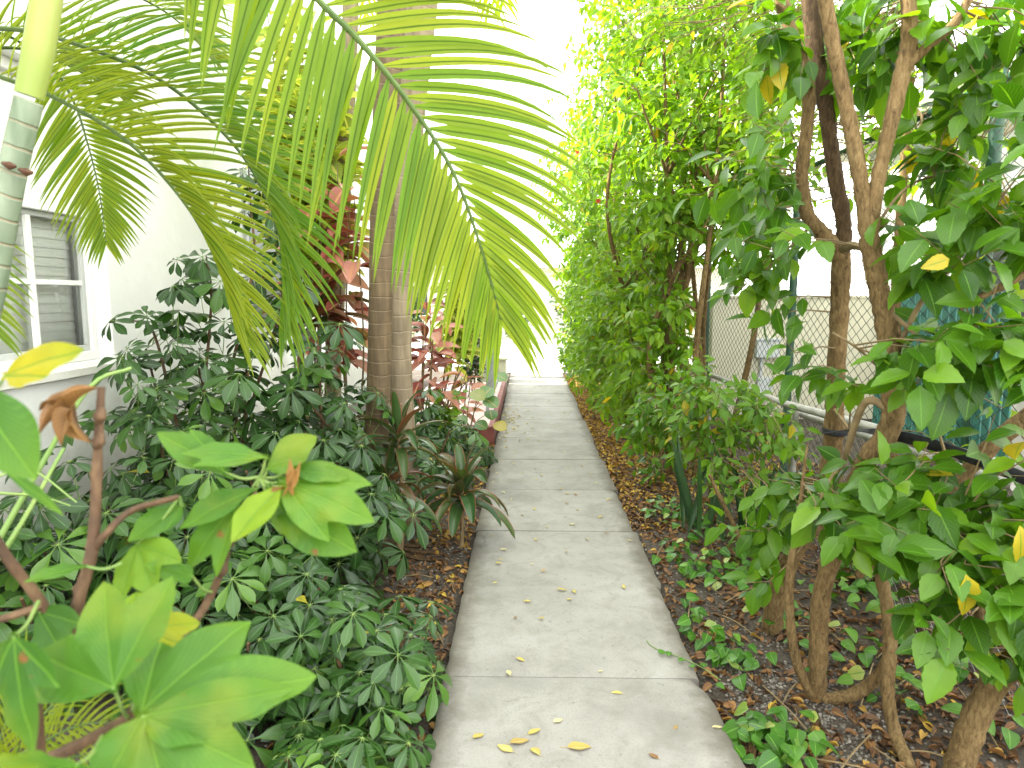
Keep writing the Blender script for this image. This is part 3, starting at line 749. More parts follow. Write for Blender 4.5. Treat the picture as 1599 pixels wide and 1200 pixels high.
# ------------------------------------------------------------------ umbrella plants
def schefflera(label, cx, cy, h, r, n, size=0.105, zmin=0.12, extra=(), seed=0, flat=1.0, bright=0.0, clipx=None):
    R = np.random.default_rng(seed + 100)
    z0 = float(bedz(cx, cy))
    root = thing('umbrella_plant', label, 'shrub', (cx, cy, z0), 'umbrella plants in the left bed')
    fol, stems = MB(), MB()
    C, Nn = [], []
    tries = 0
    while len(C) < n and tries < n * 20:
        tries += 1
        az = R.uniform(0, 2 * math.pi); e = math.asin(R.uniform(-0.05, 1.0)); q = R.uniform(0.45, 1.03) ** 0.7
        o = np.array([math.cos(az) * math.cos(e), math.sin(az) * math.cos(e), math.sin(e)])
        lump = 1 + 0.20 * math.sin(az * 3 + seed) * math.cos(e) + 0.1 * R.standard_normal()
        p = np.array([cx, cy, z0 + zmin]) + o * np.array([r, r * flat, h - zmin]) * q * lump
        if p[2] < 0.08 or p[0] < WX + 0.12 or p[0] > (clipx or 0.0) - 0.12:
            continue
        if C and min(np.linalg.norm(np.array(C) - p, axis=1)) < size * 0.8:
            continue
        C.append(p); Nn.append(nrm(o * np.array([0.8, 0.8, 0.5]) + np.array([0.05, -0.25, 0.85]) + 0.28 * R.standard_normal(3)))
    stemtops = []
    for k in range(8):
        az = 2 * math.pi * k / 8 + R.uniform(0, .6); rr = r * R.uniform(0.25, 0.7)
        top = np.array([cx + math.cos(az) * rr, cy + math.sin(az) * rr * flat, z0 + h * R.uniform(0.55, 0.8)])
        top[0] = max(top[0], WX + 0.2)
        b0 = np.array([cx + math.cos(az) * 0.08, cy + math.sin(az) * 0.08, z0 - 0.03])
        P = spline(np.array([b0, b0 * 0.55 + top * 0.45 + R.standard_normal(3) * 0.04 + np.array([0, 0, .05]), top]), 6)
        stems.tube(P, [0.012, 0.009, 0.006], 6, R.uniform(0, 1)); stemtops += list(P)
    for P in extra:
        P = spline(np.array(P), 5); stems.tube(P, [0.010, 0.007, 0.004], 6); stemtops += list(P)
        m = len(P)
        for k in range(m // 3, m):
            a = R.uniform(0, 6.28); o = np.array([math.cos(a), math.sin(a), R.uniform(-.1, .5)])
            q = P[k] + o * R.uniform(0.10, 0.17)
            if q[0] > WX + 0.1:
                C.append(q); Nn.append(nrm(o * 0.5 + np.array([0.1, -0.3, 0.7]) + 0.2 * R.standard_normal(3)))
    stemtops = np.array(stemtops)
    D_, N_, P_, S_, R_ = [], [], [], [], []
    for p, nn in zip(C, Nn):
        k = int(R.choice([7, 8, 8, 9])); sz = size * R.uniform(0.60, 1.22)
        t1 = nrm(np.cross(nn, [0.3, 0.5, 0.2])); t2 = np.cross(nn, t1)
        ph = R.uniform(0, 6.28); rv = np.clip(0.42 + bright + 0.2 * R.standard_normal(), 0, 1)
        if R.random() < 0.12: rv = R.uniform(0.82, .93)
        dp = R.uniform(0.15, 0.5)
        for j in range(k):
            a = ph + 2 * math.pi * j / k + 0.1 * R.standard_normal()
            d = t1 * math.cos(a) + t2 * math.sin(a) - nn * dp * R.uniform(0.7, 1.2)
            D_.append(d); N_.append(nn + 0.12 * R.standard_normal(3)); P_.append(p + nrm(d) * sz * 0.12); S_.append(sz * R.uniform(0.8, 1.12)); R_.append(1.0 if R.random() < .006 else np.clip(rv + 0.05 * R.standard_normal(), 0, .95))
            stems.tube([p, p + nrm(d) * sz * 0.15], [0.0013, 0.001], 3, 0.9, 1)
        i = np.argmin(np.linalg.norm(stemtops - (p - nn * 0.12), axis=1)); q = stemtops[i]
        if np.linalg.norm(q - p) > 0.22: q = p - nn * 0.15 - np.array([0, 0, .05]) + 0.02 * R.standard_normal(3)
        stems.tube([q, (p + q) / 2 - nn * 0.02, p], [0.0024, 0.002, 0.0016], 4, 0.9, 1)
    Mx = frames(np.array(D_), np.array(N_)) * np.array(S_)[:, None, None]
    fol.inst(T_SCH, Mx, P_, R_)
    part(fol, 'foliage', M_SCH, root)
    part(stems, 'stem', [M_RSTEM, M_GSTEM], root)
    return root


YS = 3.75
schefflera('tallest dark green umbrella plant, climbing the white wall past the window sill', -1.66, 3.75, 1.62, 0.78, 270, 0.128, 0.15, seed=1,
           extra=[[(-1.7, 3.8, 1.1), at(395, 420, 3.8), at(392, 330, 3.85), at(388, 260, 3.9)], [(-1.8, 3.7, 1.0), at(330, 470, 3.7), at(322, 400, 3.7)], [(-1.6, 3.9, 1.0), at(440, 470, 3.9), at(430, 380, 4.0)], [(-1.9, 3.6, .9), at(240, 520, 3.6), at(205, 500, 3.6)]])
schefflera('broad umbrella plant between the window sill and the lobed leaves in front', -1.75, 2.95, 0.92, 0.62, 122, 0.126, 0.1, seed=2)
schefflera('rounded umbrella plant just left of the grey ringed palm trunk', -1.22, 3.55, 1.08, 0.55, 131, 0.126, 0.12, seed=3,
           extra=[[(-1.1, 3.6, .8), at(500, 600, 3.6), at(520, 520, 3.6)], [(-1.0, 3.6, .8), at(470, 600, 3.5), at(470, 480, 3.55)]])
schefflera('low umbrella plant in the middle of the bed below the cut stems', -1.15, 2.62, 0.62, 0.55, 122, 0.120, 0.05, seed=4)
schefflera('glossy umbrella plant spilling over the left edge of the near path', -0.69, 2.48, 0.46, 0.40, 86, 0.112, 0.04, seed=5, clipx=0.04, bright=0.12)
schefflera('small umbrella plant at the bottom of the picture left of the path', -0.60, 1.93, 0.26, 0.24, 29, 0.109, 0.03, seed=6, clipx=-0.2, bright=0.25)
schefflera('umbrella plant in the left corner under the window', -2.05, 2.45, 0.78, 0.42, 65, 0.120, 0.05, seed=7)
schefflera('umbrella plant behind the pale palm trunk beside the red kerb', -0.92, 5.75, 0.74, 0.50, 106, 0.126, 0.05, seed=8, clipx=-0.2, bright=0.1)
schefflera('umbrella plant wrapped around the foot of the two palm trunks', -1.15, 4.75, 1.02, 0.55, 98, 0.126, 0.2, seed=9)
schefflera('umbrella plant edging the path in front of the red kerb', -0.62, 6.45, 0.34, 0.30, 49, 0.114, 0.03, seed=10, clipx=-0.2, bright=0.1)


# ------------------------------------------------------------------ lobed foreground plant
def lobed_outline(lobes, phi):
    r = np.full_like(phi, 0.0)
    tt = np.linspace(0.02, 1, 80)
    for a, L, wd, pk in lobes:
        k = math.log(0.5) / math.log(pk)
        hw = wd / 2 * np.sin(math.pi * tt ** k) ** 0.85 + 1e-4
        x = tt * L
        de = np.arctan2(hw, x); rr = np.hypot(hw, x)
        i0 = int(np.argmax(de))
        de, rr = de[i0:][::-1], rr[i0:][::-1]
        d = np.abs((phi - a + math.pi) % (2 * math.pi) - math.pi)
        v = np.where(d <= de[-1], np.interp(d, de, rr), 0)
        r = np.maximum(r, v)
    return r


def lobed_leaf(root, base, tip, normal, lobes, rnd=0.4, droop=0.18, pet=None, name='leaf', wavy=0.02, mat=None):
    base, tip = np.asarray(base), np.asarray(tip)
    L = np.linalg.norm(tip - base)
    Mx = frames((tip - base)[None], np.asarray(normal, float)[None])[0]
    lob = [(D2R(a), l, w_, 0.52) for a, l, w_ in lobes]
    phi = np.unique(np.concatenate([np.linspace(-math.pi, math.pi, 140), [l[0] for l in lob]]))
    ro = np.maximum(lobed_outline(lob, phi), 0.045)
    rings = np.linspace(0.0, 1, 11)[1:]
    rings = np.concatenate([[0.001], rings])
    ax = np.array([l[0] for l in lob])
    dd = np.abs((phi[:, None] - ax[None] + math.pi) % (2 * math.pi) - math.pi)
    j = dd.argmin(1); off = dd[np.arange(len(phi)), j]
    sp = 0.55
    P = np.zeros((len(rings), len(phi), 3)); uv = np.zeros((len(rings), len(phi), 2))
    for k, q in enumerate(rings):
        r = ro * q
        lat = r * np.sin(off)
        P[k, :, 0] = -np.sin(phi) * r; P[k, :, 1] = np.cos(phi) * r
        P[k, :, 2] = 0.25 * lat - droop * r * r + wavy * np.sin(phi * 9 + r * 14) * q * q
        uv[k, :, 0] = 0.5 + np.clip(lat / 0.32, -0.5, 0.5); uv[k, :, 1] = r * np.cos(off)
    V = (P * L) @ Mx.T + base
    mb = MB(); mb.grid(V[:, ::-1], uv[:, ::-1], rnd)
    o = _part(mb, name, mat or M_FORE, root, True, 0)
    if pet is not None:
        pm_ = MB(); pm_.tube([np.asarray(pet), (np.asarray(pet) + base) / 2 - np.array([0, 0, 0.006]), base], [0.0024, 0.002, 0.0018], 6, sub=4)
        po = pm_.build('petiole', M_GSTEM, None); po.parent = o
    return o


fp = thing('lobed_leaf_shrub', 'bright green shrub with big lobed leaves and brown cut stems, near left corner', 'shrub', (-0.72, 0.95, 0))
TRI = [(0, 1.0, 0.54), (36, 0.88, 0.46), (-36, 0.88, 0.46)]
TRI2 = [(0, 1.0, 0.40), (36, 0.9, 0.34), (-58, 0.62, 0.30)]
FIVE = [(0, 1.0, 0.40), (34, 0.93, 0.34), (-40, 0.88, 0.36), (-78, 0.66, 0.30), (88, 0.40, 0.26)]
ONE = [(0, 1.0, 0.46), (25, 0.35, 0.3), (-25, 0.35, 0.3)]
UPN = np.array([0.0, -0.62, 0.78])
Yf = 0.78
st = MB()
for P, R0 in (([np.array([-0.60, 0.85, -0.05]), at(60, 1180, .82), at(95, 1050, .84), at(125, 930, .86), at(145, 850, .88), at(152, 720, .90), at(158, 605, .92)], [0.012, 0.010, 0.0085, 0.008, 0.0078, 0.0066, 0.005]),
              ([at(143, 862, .88), at(165, 835, .88), at(205, 798, .90), at(280, 776, .92)], [0.006, 0.005, 0.004]),
              ([at(30, 1210, .80), at(90, 1180, .78), at(140, 1155, .76), at(205, 1118, .74)], [0.010, 0.008, 0.006]),
              ([at(-40, 790, .80), at(10, 870, .82), at(60, 935, .84), at(90, 985, .85)], [0.006, 0.007, 0.006]),
              ([at(-30, 975, .80), at(20, 962, .82), at(66, 946, .84)], [0.004, 0.005, 0.005]),
              ([at(200, 1120, .75), at(270, 1010, .85), at(315, 955, .94), at(345, 895, .96), at(362, 845, .97), at(400, 770, .98)], [0.0055, 0.006, 0.006, 0.0055, 0.005, 0.004]),
              ([at(140, 690, .90), at(120, 665, .89), at(115, 630, .88)], [0.003, 0.003, 0.002])):
    st.tube(P, R0, 9, sub=7, wob=0.07)
for px, py in ((145, 855), (125, 920), (152, 740), (157, 650), (348, 890), (155, 690)):
    c = at(px, py, .9 if px < 200 else .95); st.tube([c - np.array([.005, 0, .010]), c + np.array([0, -.002, 0]), c + np.array([.004, 0, .011])], [0.004, 0.0092, 0.004], 8, sub=3)
part(st, 'stem', M_RSTEM, fp)
hub = at(405, 745, .97)
lobed_leaf(fp, at(221, 1112, .70), at(452, 1000, .80), np.array([0.05, -0.55, 0.85]), [(-15, 1.12, 0.50), (24, 0.92, 0.42), (64, .55, .34), (-52, .5, .3)], 0.35, 0.12, at(205, 1125, .74))
lobed_leaf(fp, at(224, 1118, .69), at(395, 1200, .68), np.array([-0.05, -0.75, 0.7]), [(0, 1.0, 0.46), (34, 1.15, 0.36), (-40, 1.0, 0.50), (-88, .6, .4)], 0.42, 0.15, at(205, 1125, .74))
lobed_leaf(fp, at(178, 1074, .68), at(150, 905, .74), np.array([-0.1, -0.7, 0.7]), [(0, 1.0, 0.50), (48, 0.88, 0.54), (-38, 1.0, 0.44)], 0.40, 0.15, at(200, 1122, .74))
lobed_leaf(fp, at(225, 985, .80), at(318, 962, .86), np.array([0.1, -0.6, 0.75]), [(0, 1.0, 0.5), (40, 0.8, 0.4), (-40, 0.8, 0.4), (150, .5, .4)], 0.95, 0.2, at(205, 1122, .75))
lobed_leaf(fp, at(210, 985, .78), at(205, 915, .84), np.array([0., -0.6, 0.75]), TRI, 0.85, 0.2)
# cluster at the stem top
lobed_leaf(fp, at(352, 738, .95), at(248, 672, .92), np.array([0.1, -0.72, 0.66]), [(0, 1.0, 0.42), (-20, 0.75, .3)], 0.3, 0.15, hub)
lobed_leaf(fp, at(415, 715, .96), at(293, 690, .90), np.array([0.1, -0.55, 0.8]), [(0, 1.0, 0.34), (14, 0.9, .24)], 0.5, 0.25, hub)
lobed_leaf(fp, at(418, 733, .96), at(490, 677, .98), np.array([-0.1, -0.75, 0.6]), [(0, 1.0, 0.62), (-25, .6, .4)], 0.4, 0.15, hub)
lobed_leaf(fp, at(440, 752, .96), at(575, 800, .90), np.array([0.0, -0.7, 0.7]), [(0, 1.0, 0.40), (22, 0.85, .3), (-24, .82, .28)], 0.62, 0.2, hub)
lobed_leaf(fp, at(432, 795, .95), at(548, 855, .90), np.array([0.05, -0.85, 0.5]), [(0, 1.0, 0.52)], 0.3, 0.2, hub)
lobed_leaf(fp, at(440, 760, .95), at(358, 838, .87), np.array([-0.2, -0.85, 0.4]), [(0, 1.0, 0.50)], 0.9, 0.15, hub)
lobed_leaf(fp, at(398, 765, .96), at(275, 812, .90), np.array([-0.1, -0.6, 0.75]), [(0, 1.0, 0.46)], 0.35, 0.2, hub)
lobed_leaf(fp, at(375, 778, .96), at(278, 885, .90), np.array([-0.2, -0.8, 0.5]), [(0, 1.0, 0.40), (24, .92, .26)], 0.5, 0.2, hub)
lobed_leaf(fp, at(285, 790, .93), at(195, 838, .88), np.array([0, -0.7, 0.6]), [(0, 1.0, 0.5), (30, .5, .3)], 0.4, 0.2, at(280, 776, .92))
lobed_leaf(fp, at(215, 850, .90), at(232, 925, .84), np.array([0, -0.9, 0.4]), TRI, 0.75, 0.2, at(280, 776, .92))
lobed_leaf(fp, at(135, 885, .86), at(42, 896, .80), np.array([0, -0.5, 0.8]), [(0, 1.0, 0.36)], 0.45, 0.2, at(190, 880, .87))
lobed_leaf(fp, at(120, 1085, .74), at(95, 985, .80), np.array([-0.1, -0.7, 0.6]), TRI, 0.3, 0.2, at(95, 1050, .84))
lobed_leaf(fp, at(300, 900, .90), at(235, 880, .86), np.array([0, -0.7, 0.6]), ONE, 0.55, 0.2, at(330, 925, .95))
lobed_leaf(fp, at(450, 735, .97), at(540, 735, .95), np.array([0., -0.6, 0.75]), [(0, 1.0, 0.42)], 0.35, 0.2, hub)
lobed_leaf(fp, at(420, 760, .95), at(468, 850, .93), np.array([0., -0.9, 0.4]), [(0, 1.0, 0.42)], 0.2, 0.2, hub)
# left edge
lobed_leaf(fp, at(-50, 600, .70), at(46, 740, .66), np.array([0.3, -0.8, 0.5]), [(0, 1.0, 0.5)], 0.2, 0.15, at(-60, 700, .75))
lobed_leaf(fp, at(8, 588, .74), at(108, 536, .72), np.array([-0.2, -0.8, 0.5]), [(0, 1.0, 0.42), (-20, .6, .3)], 1.0, 0.2, at(-40, 640, .75))
lobed_leaf(fp, at(0, 730, .72), at(105, 800, .74), np.array([0.1, -0.6, 0.8]), [(0, 1.0, 0.16)], 0.3, 0.2, at(-40, 640, .75))
lobed_leaf(fp, at(22, 995, .66), at(32, 1190, .62), np.array([-0.15, -0.95, 0.2]), [(0, 1.0, 0.34), (38, .62, .3), (-38, .62, .3)], 0.0, 0.15, at(60, 940, .8))
lobed_leaf(fp, at(60, 955, .84), at(105, 1045, .80), np.array([0.1, -0.9, 0.4]), [(0, 1.0, 0.5), (35, .7, .35)], 0.05, 0.15, at(66, 946, .84))
lobed_leaf(fp, at(120, 1195, .6), at(-10, 1215, .52), np.array([0, -0.5, 0.9]), TRI, 0.15, 0.15, at(160, 1150, .7))
dr = MB()
R = np.random.default_rng(31)
c0 = at(112, 640, .88)
for k in range(6):
    d = np.array([[-1, -.1, .3], [-.6, 0, -.3], [.5, -.3, .6], [.3, -.2, -.9], [-.3, -.4, .2], [.1, -.4, -.4]][k]) + 0.2 * R.standard_normal(3)
    dr.inst(strip_leaf(8, 0.55, 0.45, .9, 0.9, 0.5, wave=0.07), frames(d[None], R.standard_normal((1, 3)) + np.array([0, -1, .6])) * 0.045, [c0], [0.42 + 0.05 * (k % 4)])
_part(dr, 'withered_leaf', M_LITTER, fp, True, 0)
dr = MB(); c0 = at(452, 755, .95)
for k in range(3):
    d = np.array([[.2, -.3, .9], [-.1, -.3, -.9], [.3, -.2, .4]][k]); dr.inst(strip_leaf(8, 0.4, 0.45, .9, 1.2, 0.5, wave=0.07), frames(d[None], np.array([[.5, -1, .2]])) * 0.034, [c0], [0.6])
_part(dr, 'withered_leaf', M_LITTER, fp, True, 0)

# thin green canes and a fine-leaved palm seedling in the same corner
cn = MB()
for P in ([at(0, 840, 1.25), at(60, 735, 1.3), at(140, 605, 1.35), at(205, 575, 1.4)], [at(-30, 905, 1.2), at(20, 840, 1.22), at(100, 700, 1.28)]):
    cn.tube(P, [0.006, 0.005, 0.0035], 7, sub=5)
for P in ([at(-10, 770, 1.2), at(60, 775, 1.2), at(110, 790, 1.2)], [at(-10, 745, 1.15), at(50, 735, 1.2), at(120, 785, 1.2)]):
    cn.tube(P, [0.003, 0.0015], 5, sub=5)
cane = cn.build('green_cane', M_GSTEM); tag(cane, 'thin bent green cane in front of the wall below the window sill', 'plant stem')
sd = thing('palm_seedling', 'fine leaved palm seedling under the lobed leaves in the bottom left corner', 'plant', (-0.80, 1.0, 0))
for P in ([at(20, 1230, 1.0), at(60, 1130, 1.0), at(110, 1075, 1.02), at(165, 1050, 1.05)], [at(10, 1235, 1.0), at(70, 1160, .98), at(140, 1130, .98), at(215, 1135, 1.0)],
          [at(30, 1240, 1.0), at(90, 1190, .97), at(160, 1180, .96), at(240, 1195, .96)], [at(0, 1230, 1.02), at(15, 1110, 1.05), at(50, 1030, 1.08), at(95, 1000, 1.1)]):
    frond(sd, [np.array([-.80, 1.0, .02]) * .5 + P[0] * .5] + P, 34, 0.12, (55, 25), (0, -0.8, 0.6), 10, 0.5, 0.0055, 0.3, 0.0025, 0.85, 0.15, segs=5)


# ------------------------------------------------------------------ cordylines and crotons
def strap_plant(name, label, cat, group, base, centres, n, L, wid, mat, rb, rs, seed, up=0.5, droop=1.1, spread=0.12, part_name='leaf_blades', tilt=(0, 0)):
    R = np.random.default_rng(seed)
    root = thing(name, label, cat, tuple(base), group)
    stm, lf = MB(), MB()
    for c in centres:
        c = np.asarray(c, float)
        b0 = np.asarray(base, float) + np.array([R.uniform(-.04, .04), R.uniform(-.04, .04), -0.03])
        stm.tube([b0, b0 * .5 + c * .5 + 0.02 * R.standard_normal(3), c + np.array([0, 0, spread])], [0.016, 0.013, 0.010], 8, sub=5)
        for k in range(n):
            q = k / n
            a = k * 2.399 + R.uniform(-.3, .3)
            el = up + (1.25 - up) * q + 0.12 * R.standard_normal()
            d = np.array([math.cos(a) * math.cos(el) + tilt[0] * .4, math.sin(a) * math.cos(el) + tilt[1] * .4, math.sin(el)])
            p = c + np.array([math.cos(a) * 0.008, math.sin(a) * 0.008, spread * q])
            nn = nrm(np.array([0, 0, 1.0]) - d * d[2] + 0.1 * R.standard_normal(3))
            if el > 1.0: nn = nrm(-np.array([math.cos(a), math.sin(a), 0]) + np.array([0, 0, .3]))
            Lk = L * R.uniform(0.75, 1.1) * (1 - 0.25 * q)
            rv = np.clip(rb + rs * R.standard_normal() + 0.1 * q, 0, 1)
            strap(lf, p, d, nn, Lk, wid * R.uniform(.8, 1.1), droop * (1 - 0.75 * q) * R.uniform(.7, 1.3), rv)
    part(lf, part_name, mat, root); part(stm, 'stem', M_TWIG, root)
    return root


def strap(mb, p, d, n, L, wid, droop, rnd, segs=10):
    d = nrm(d); pts = [np.array(p, float)]; dirs = [d]
    for k in range(segs):
        t = (k + 1) / segs
        dd = nrm(d + np.array([0, 0, -1.0]) * droop * 1.6 * t ** 1.6)
        pts.append(pts[-1] + dd * L / segs); dirs.append(dd)
    pts = np.array(pts); dirs = np.array(dirs); t = np.linspace(0, 1, segs + 1)
    w_ = wid / 2 * (0.28 + 0.72 * np.sin(math.pi * np.clip(t, 0, 1) ** 0.85) ** 0.8); w_[0] *= .6; w_[-1] = 0.001
    x = nrm(np.cross(dirs, n)); z = np.cross(x, dirs)
    us = np.array([-1, -.5, 0, .5, 1.0])
    P = pts[:, None, :] + x[:, None, :] * (us[None, :, None] * w_[:, None, None]) + z[:, None, :] * (np.abs(us)[None, :, None] ** 1.3 * 0.45 * w_[:, None, None])
    uv = np.stack(np.broadcast_arrays((us / 2 + .5)[None, :], t[:, None]), -1)
    mb.grid(P, uv, rnd)


CG = 'cordylines in the left bed'
strap_plant('cordyline', 'bronze green cordyline with drooping straps at the very edge of the path', 'plant', CG, (-0.46, 4.2, 0.0), [at(722, 790, 4.2)], 28, 0.42, 0.085, M_CORD, 0.18, 0.2, 41, 0.1, 1.35, 0.16)
strap_plant('cordyline', 'tall dark cordyline standing against the foot of the grey ringed trunk', 'plant', CG, (-0.80, 4.0, 0.0), [at(622, 705, 4.0), at(602, 775, 3.95)], 18, 0.40, 0.065, M_CORD, 0.25, 0.22, 42, 0.2, 1.1, 0.14)
strap_plant('cordyline', 'burgundy cordyline with broad blades left of the palm trunks, under the red croton', 'plant', CG, (-1.52, 4.75, 0.05), [at(500, 500, 4.75), at(470, 520, 4.6)], 16, 0.46, 0.095, M_CORD, 0.58, 0.16, 43, 0.3, 0.8, 0.14)


def croton(label, base, blobs, n, size, mat, seed, rb=0.45, rs=0.28, tmpl=None, droop=0.5, lo=0.42, group='crotons behind the palm trunks', name='croton'):
    R = np.random.default_rng(seed)
    root = thing(name, label, 'shrub', tuple(base), group)
    lf, stm = MB(), MB()
    b0 = np.asarray(base, float)
    D_, N_, P_, S_, R_ = [], [], [], [], []
    for c, rad in blobs:
        c = np.asarray(c, float); rad = np.asarray(rad, float)
        nst = 5
        for s in range(nst):
            top = c + rad * R.uniform(-.6, .6, 3); top[2] = c[2] + rad[2] * R.uniform(.1, .8)
            P = spline(np.array([b0 + np.array([0, 0, -.03]) + .04 * R.standard_normal(3) * np.array([1, 1, 0]), b0 * .5 + top * .5 + .05 * R.standard_normal(3), top]), 8)
            stm.tube(P, [0.010, 0.007, 0.004], 6)
            m = int(n / nst / len(blobs))
            for k in range(m):
                q = P[int(len(P) * (lo + (.98 - lo) * k / m))]
                a = k * 2.399 + R.uniform(-.4, .4); o = np.array([math.cos(a), math.sin(a), R.uniform(-.35, .75)])
                D_.append(o + np.array([0, -0.15, -0.25 * droop])); N_.append(np.array([0, -.3, 1.0]) + o * .3 + .25 * R.standard_normal(3))
                P_.append(q + nrm(o) * R.uniform(.01, .11) + .03 * R.standard_normal(3)); S_.append(size * R.uniform(.65, 1.15)); R_.append(np.clip(rb + rs * R.standard_normal(), 0, 1))
    lf.inst(tmpl or T_CRO, frames(np.array(D_), np.array(N_)) * np.array(S_)[:, None, None], P_, R_)
    part(lf, 'foliage', mat, root); part(stm, 'stem', M_TWIG, root)
    return root


croton('croton with big pink and red leaves left of the grey ringed trunk', (-1.35, 5.0, 0.05), [(at(520, 330, 4.8), (0.30, 0.2, 0.42))], 85, 0.30, M_CROR, 51, 0.48, 0.3, lo=.5)
croton('croton with yellow veined green leaves high beside the white wall', (-1.7, 5.2, 0.05), [(at(490, 190, 5.1), (0.40, 0.3, 0.55))], 480, 0.24, M_CROY, 52, 0.6, 0.3, lo=.6)
croton('tall green croton reaching the top of the picture left of the palm trunks', (-1.85, 5.5, 0.05), [(at(455, 90, 5.4), (0.34, 0.3, 0.5))], 200, 0.27, M_CROY, 53, 0.45, 0.25, lo=.65)
croton('red croton in the gap between the pale palm trunk and the path', (-1.05, 6.5, 0.03), [(at(668, 520, 6.4), (0.16, 0.22, 0.40))], 62, 0.24, M_CROR, 54, 0.42, 0.25)
croton('rust red croton low beside the red kerb', (-0.85, 7.2, 0.03), [(at(730, 590, 7.1), (0.18, 0.3, 0.22))], 26, 0.20, M_CROR, 55, 0.5, 0.22)
croton('green and yellow croton behind the big frond, right of the palm trunks', (-1.05, 7.9, 0.03), [(at(730, 450, 7.8), (0.4, 0.4, 0.85))], 360, 0.22, M_CROY, 56, 0.45, 0.3)
croton('leafy light green shrub beside the kerb and the grey railing', (-0.95, 6.25, 0.03), [(at(690, 640, 6.3), (0.26, 0.25, 0.2))], 130, 0.10, M_HEDGE, 57, 0.6, 0.25, T_POT, group='shrubs by the kerb', name='leafy_shrub')
croton('bushy green shrub at the far end of the left bed', (-1.0, 11.6, 0.03), [(np.array([-1.0, 11.4, 1.0]), (0.55, 0.8, 0.95))], 800, 0.13, M_HEDGE, 58, 0.35, 0.2, T_FAR, group='shrubs by the kerb', name='leafy_shrub')
croton('sunlit shrub at the street corner beyond the low pillar', (-0.72, 13.5, 0.0), [(np.array([-0.72, 13.4, 1.0]), (0.38, 0.4, 0.8))], 520, 0.13, M_HEDGE, 60, 0.2, 0.2, T_FAR, group='shrubs by the kerb', name='leafy_shrub', lo=.15)
croton('dark leafed shrub behind the grey railing', (-0.85, 9.6, 0.03), [(np.array([-0.85, 9.5, 0.75]), (0.4, 0.8, 0.65))], 420, 0.13, M_SCH, 59, 0.5, 0.25, T_FAR, group='shrubs by the kerb', name='leafy_shrub')

# little round-leaved plant by the kerb
rp = thing('round_leaf_plant', 'young plant with large round leaves leaning over the red kerb', 'plant', (-0.62, 6.75, 0))
lf, stm = MB(), MB()
b0 = np.array([-0.62, 6.75, 0.0])
for k, (px, py, sz, rv) in enumerate(((735, 617, .17, .8), (757, 627, .17, .3), (768, 610, .16, .4), (765, 645, .14, .2), (773, 665, .14, .95), (742, 665, .14, .2), (715, 655, .13, .6), (775, 590, .13, .4), (752, 690, .15, .3), (700, 680, .12, .5))):
    p = at(px, py, 6.6 + 0.05 * (k % 4)); q = b0 + (p - b0) * np.array([.4, .4, .75])
    stm.tube([b0, q, p], [0.006, 0.004, 0.002], 5, sub=5)
    lf.inst(strip_leaf(8, 1.0, 0.5, .55, .1, .15), frames(np.array([[rng.uniform(-1, 1), -.5, -.3]]), np.array([[0.1, -.6, .75]])) * sz, [p + np.array([0, 0, .03])], [rv])
part(lf, 'foliage', M_GRAPE, rp); part(stm, 'stem', M_TWIG, rp)

# kerbed ledge, railing, pillar
kb = thing('raised_ledge', 'low pink tiled ledge with a dark red kerb on the left side of the path', 'ledge', (-0.9, 9.2, 0))
m = MB(); m.box((-1.6, 7.42, -0.05), (PX0 - 0.085, 11.3, 0.165)); part(m, 'tiled_top', M_TILE, kb, False, 0.006)
m = MB(); m.box((-1.6, 7.30, -0.05), (PX0 - 0.02, 7.418, 0.185)); m.box((PX0 - 0.083, 7.42, -0.05), (PX0 - 0.02, 11.3, 0.185)); part(m, 'kerb', M_REDK, kb, False, 0.008)
rl = thing('railing', 'short grey metal railing standing on the pink ledge', 'railing', (-0.5, 9.6, 0.165))
m = MB()
for y in np.arange(8.5, 11.0, 0.12):
    m.tube([(-0.5, y, 0.165), (-0.5, y, 0.80)], 0.008, 6)
part(m, 'baluster', M_RAIL, rl)
m = MB()
for z in (0.25, 0.82):
    m.tube([(-0.5, 8.4, z), (-0.5, 11.05, z)], 0.014, 8)
part(m, 'rail', M_RAIL, rl)
for y in (8.4, 9.7, 11.05):
    m = MB(); m.tube([(-0.5, y, 0.165), (-0.5, y, 0.9)], 0.02, 8); part(m, 'post', M_RAIL, rl)
m = MB(); m.box((-0.95, 12.5, -0.05), (-0.40, 12.95, 0.42)); m.box((-0.98, 12.47, 0.42), (-0.37, 12.98, 0.47))
tag(m.build('low_pillar', M_CREAM, None, False, None, 0.01), 'low weathered masonry pillar at the far end of the left bed', 'pillar')


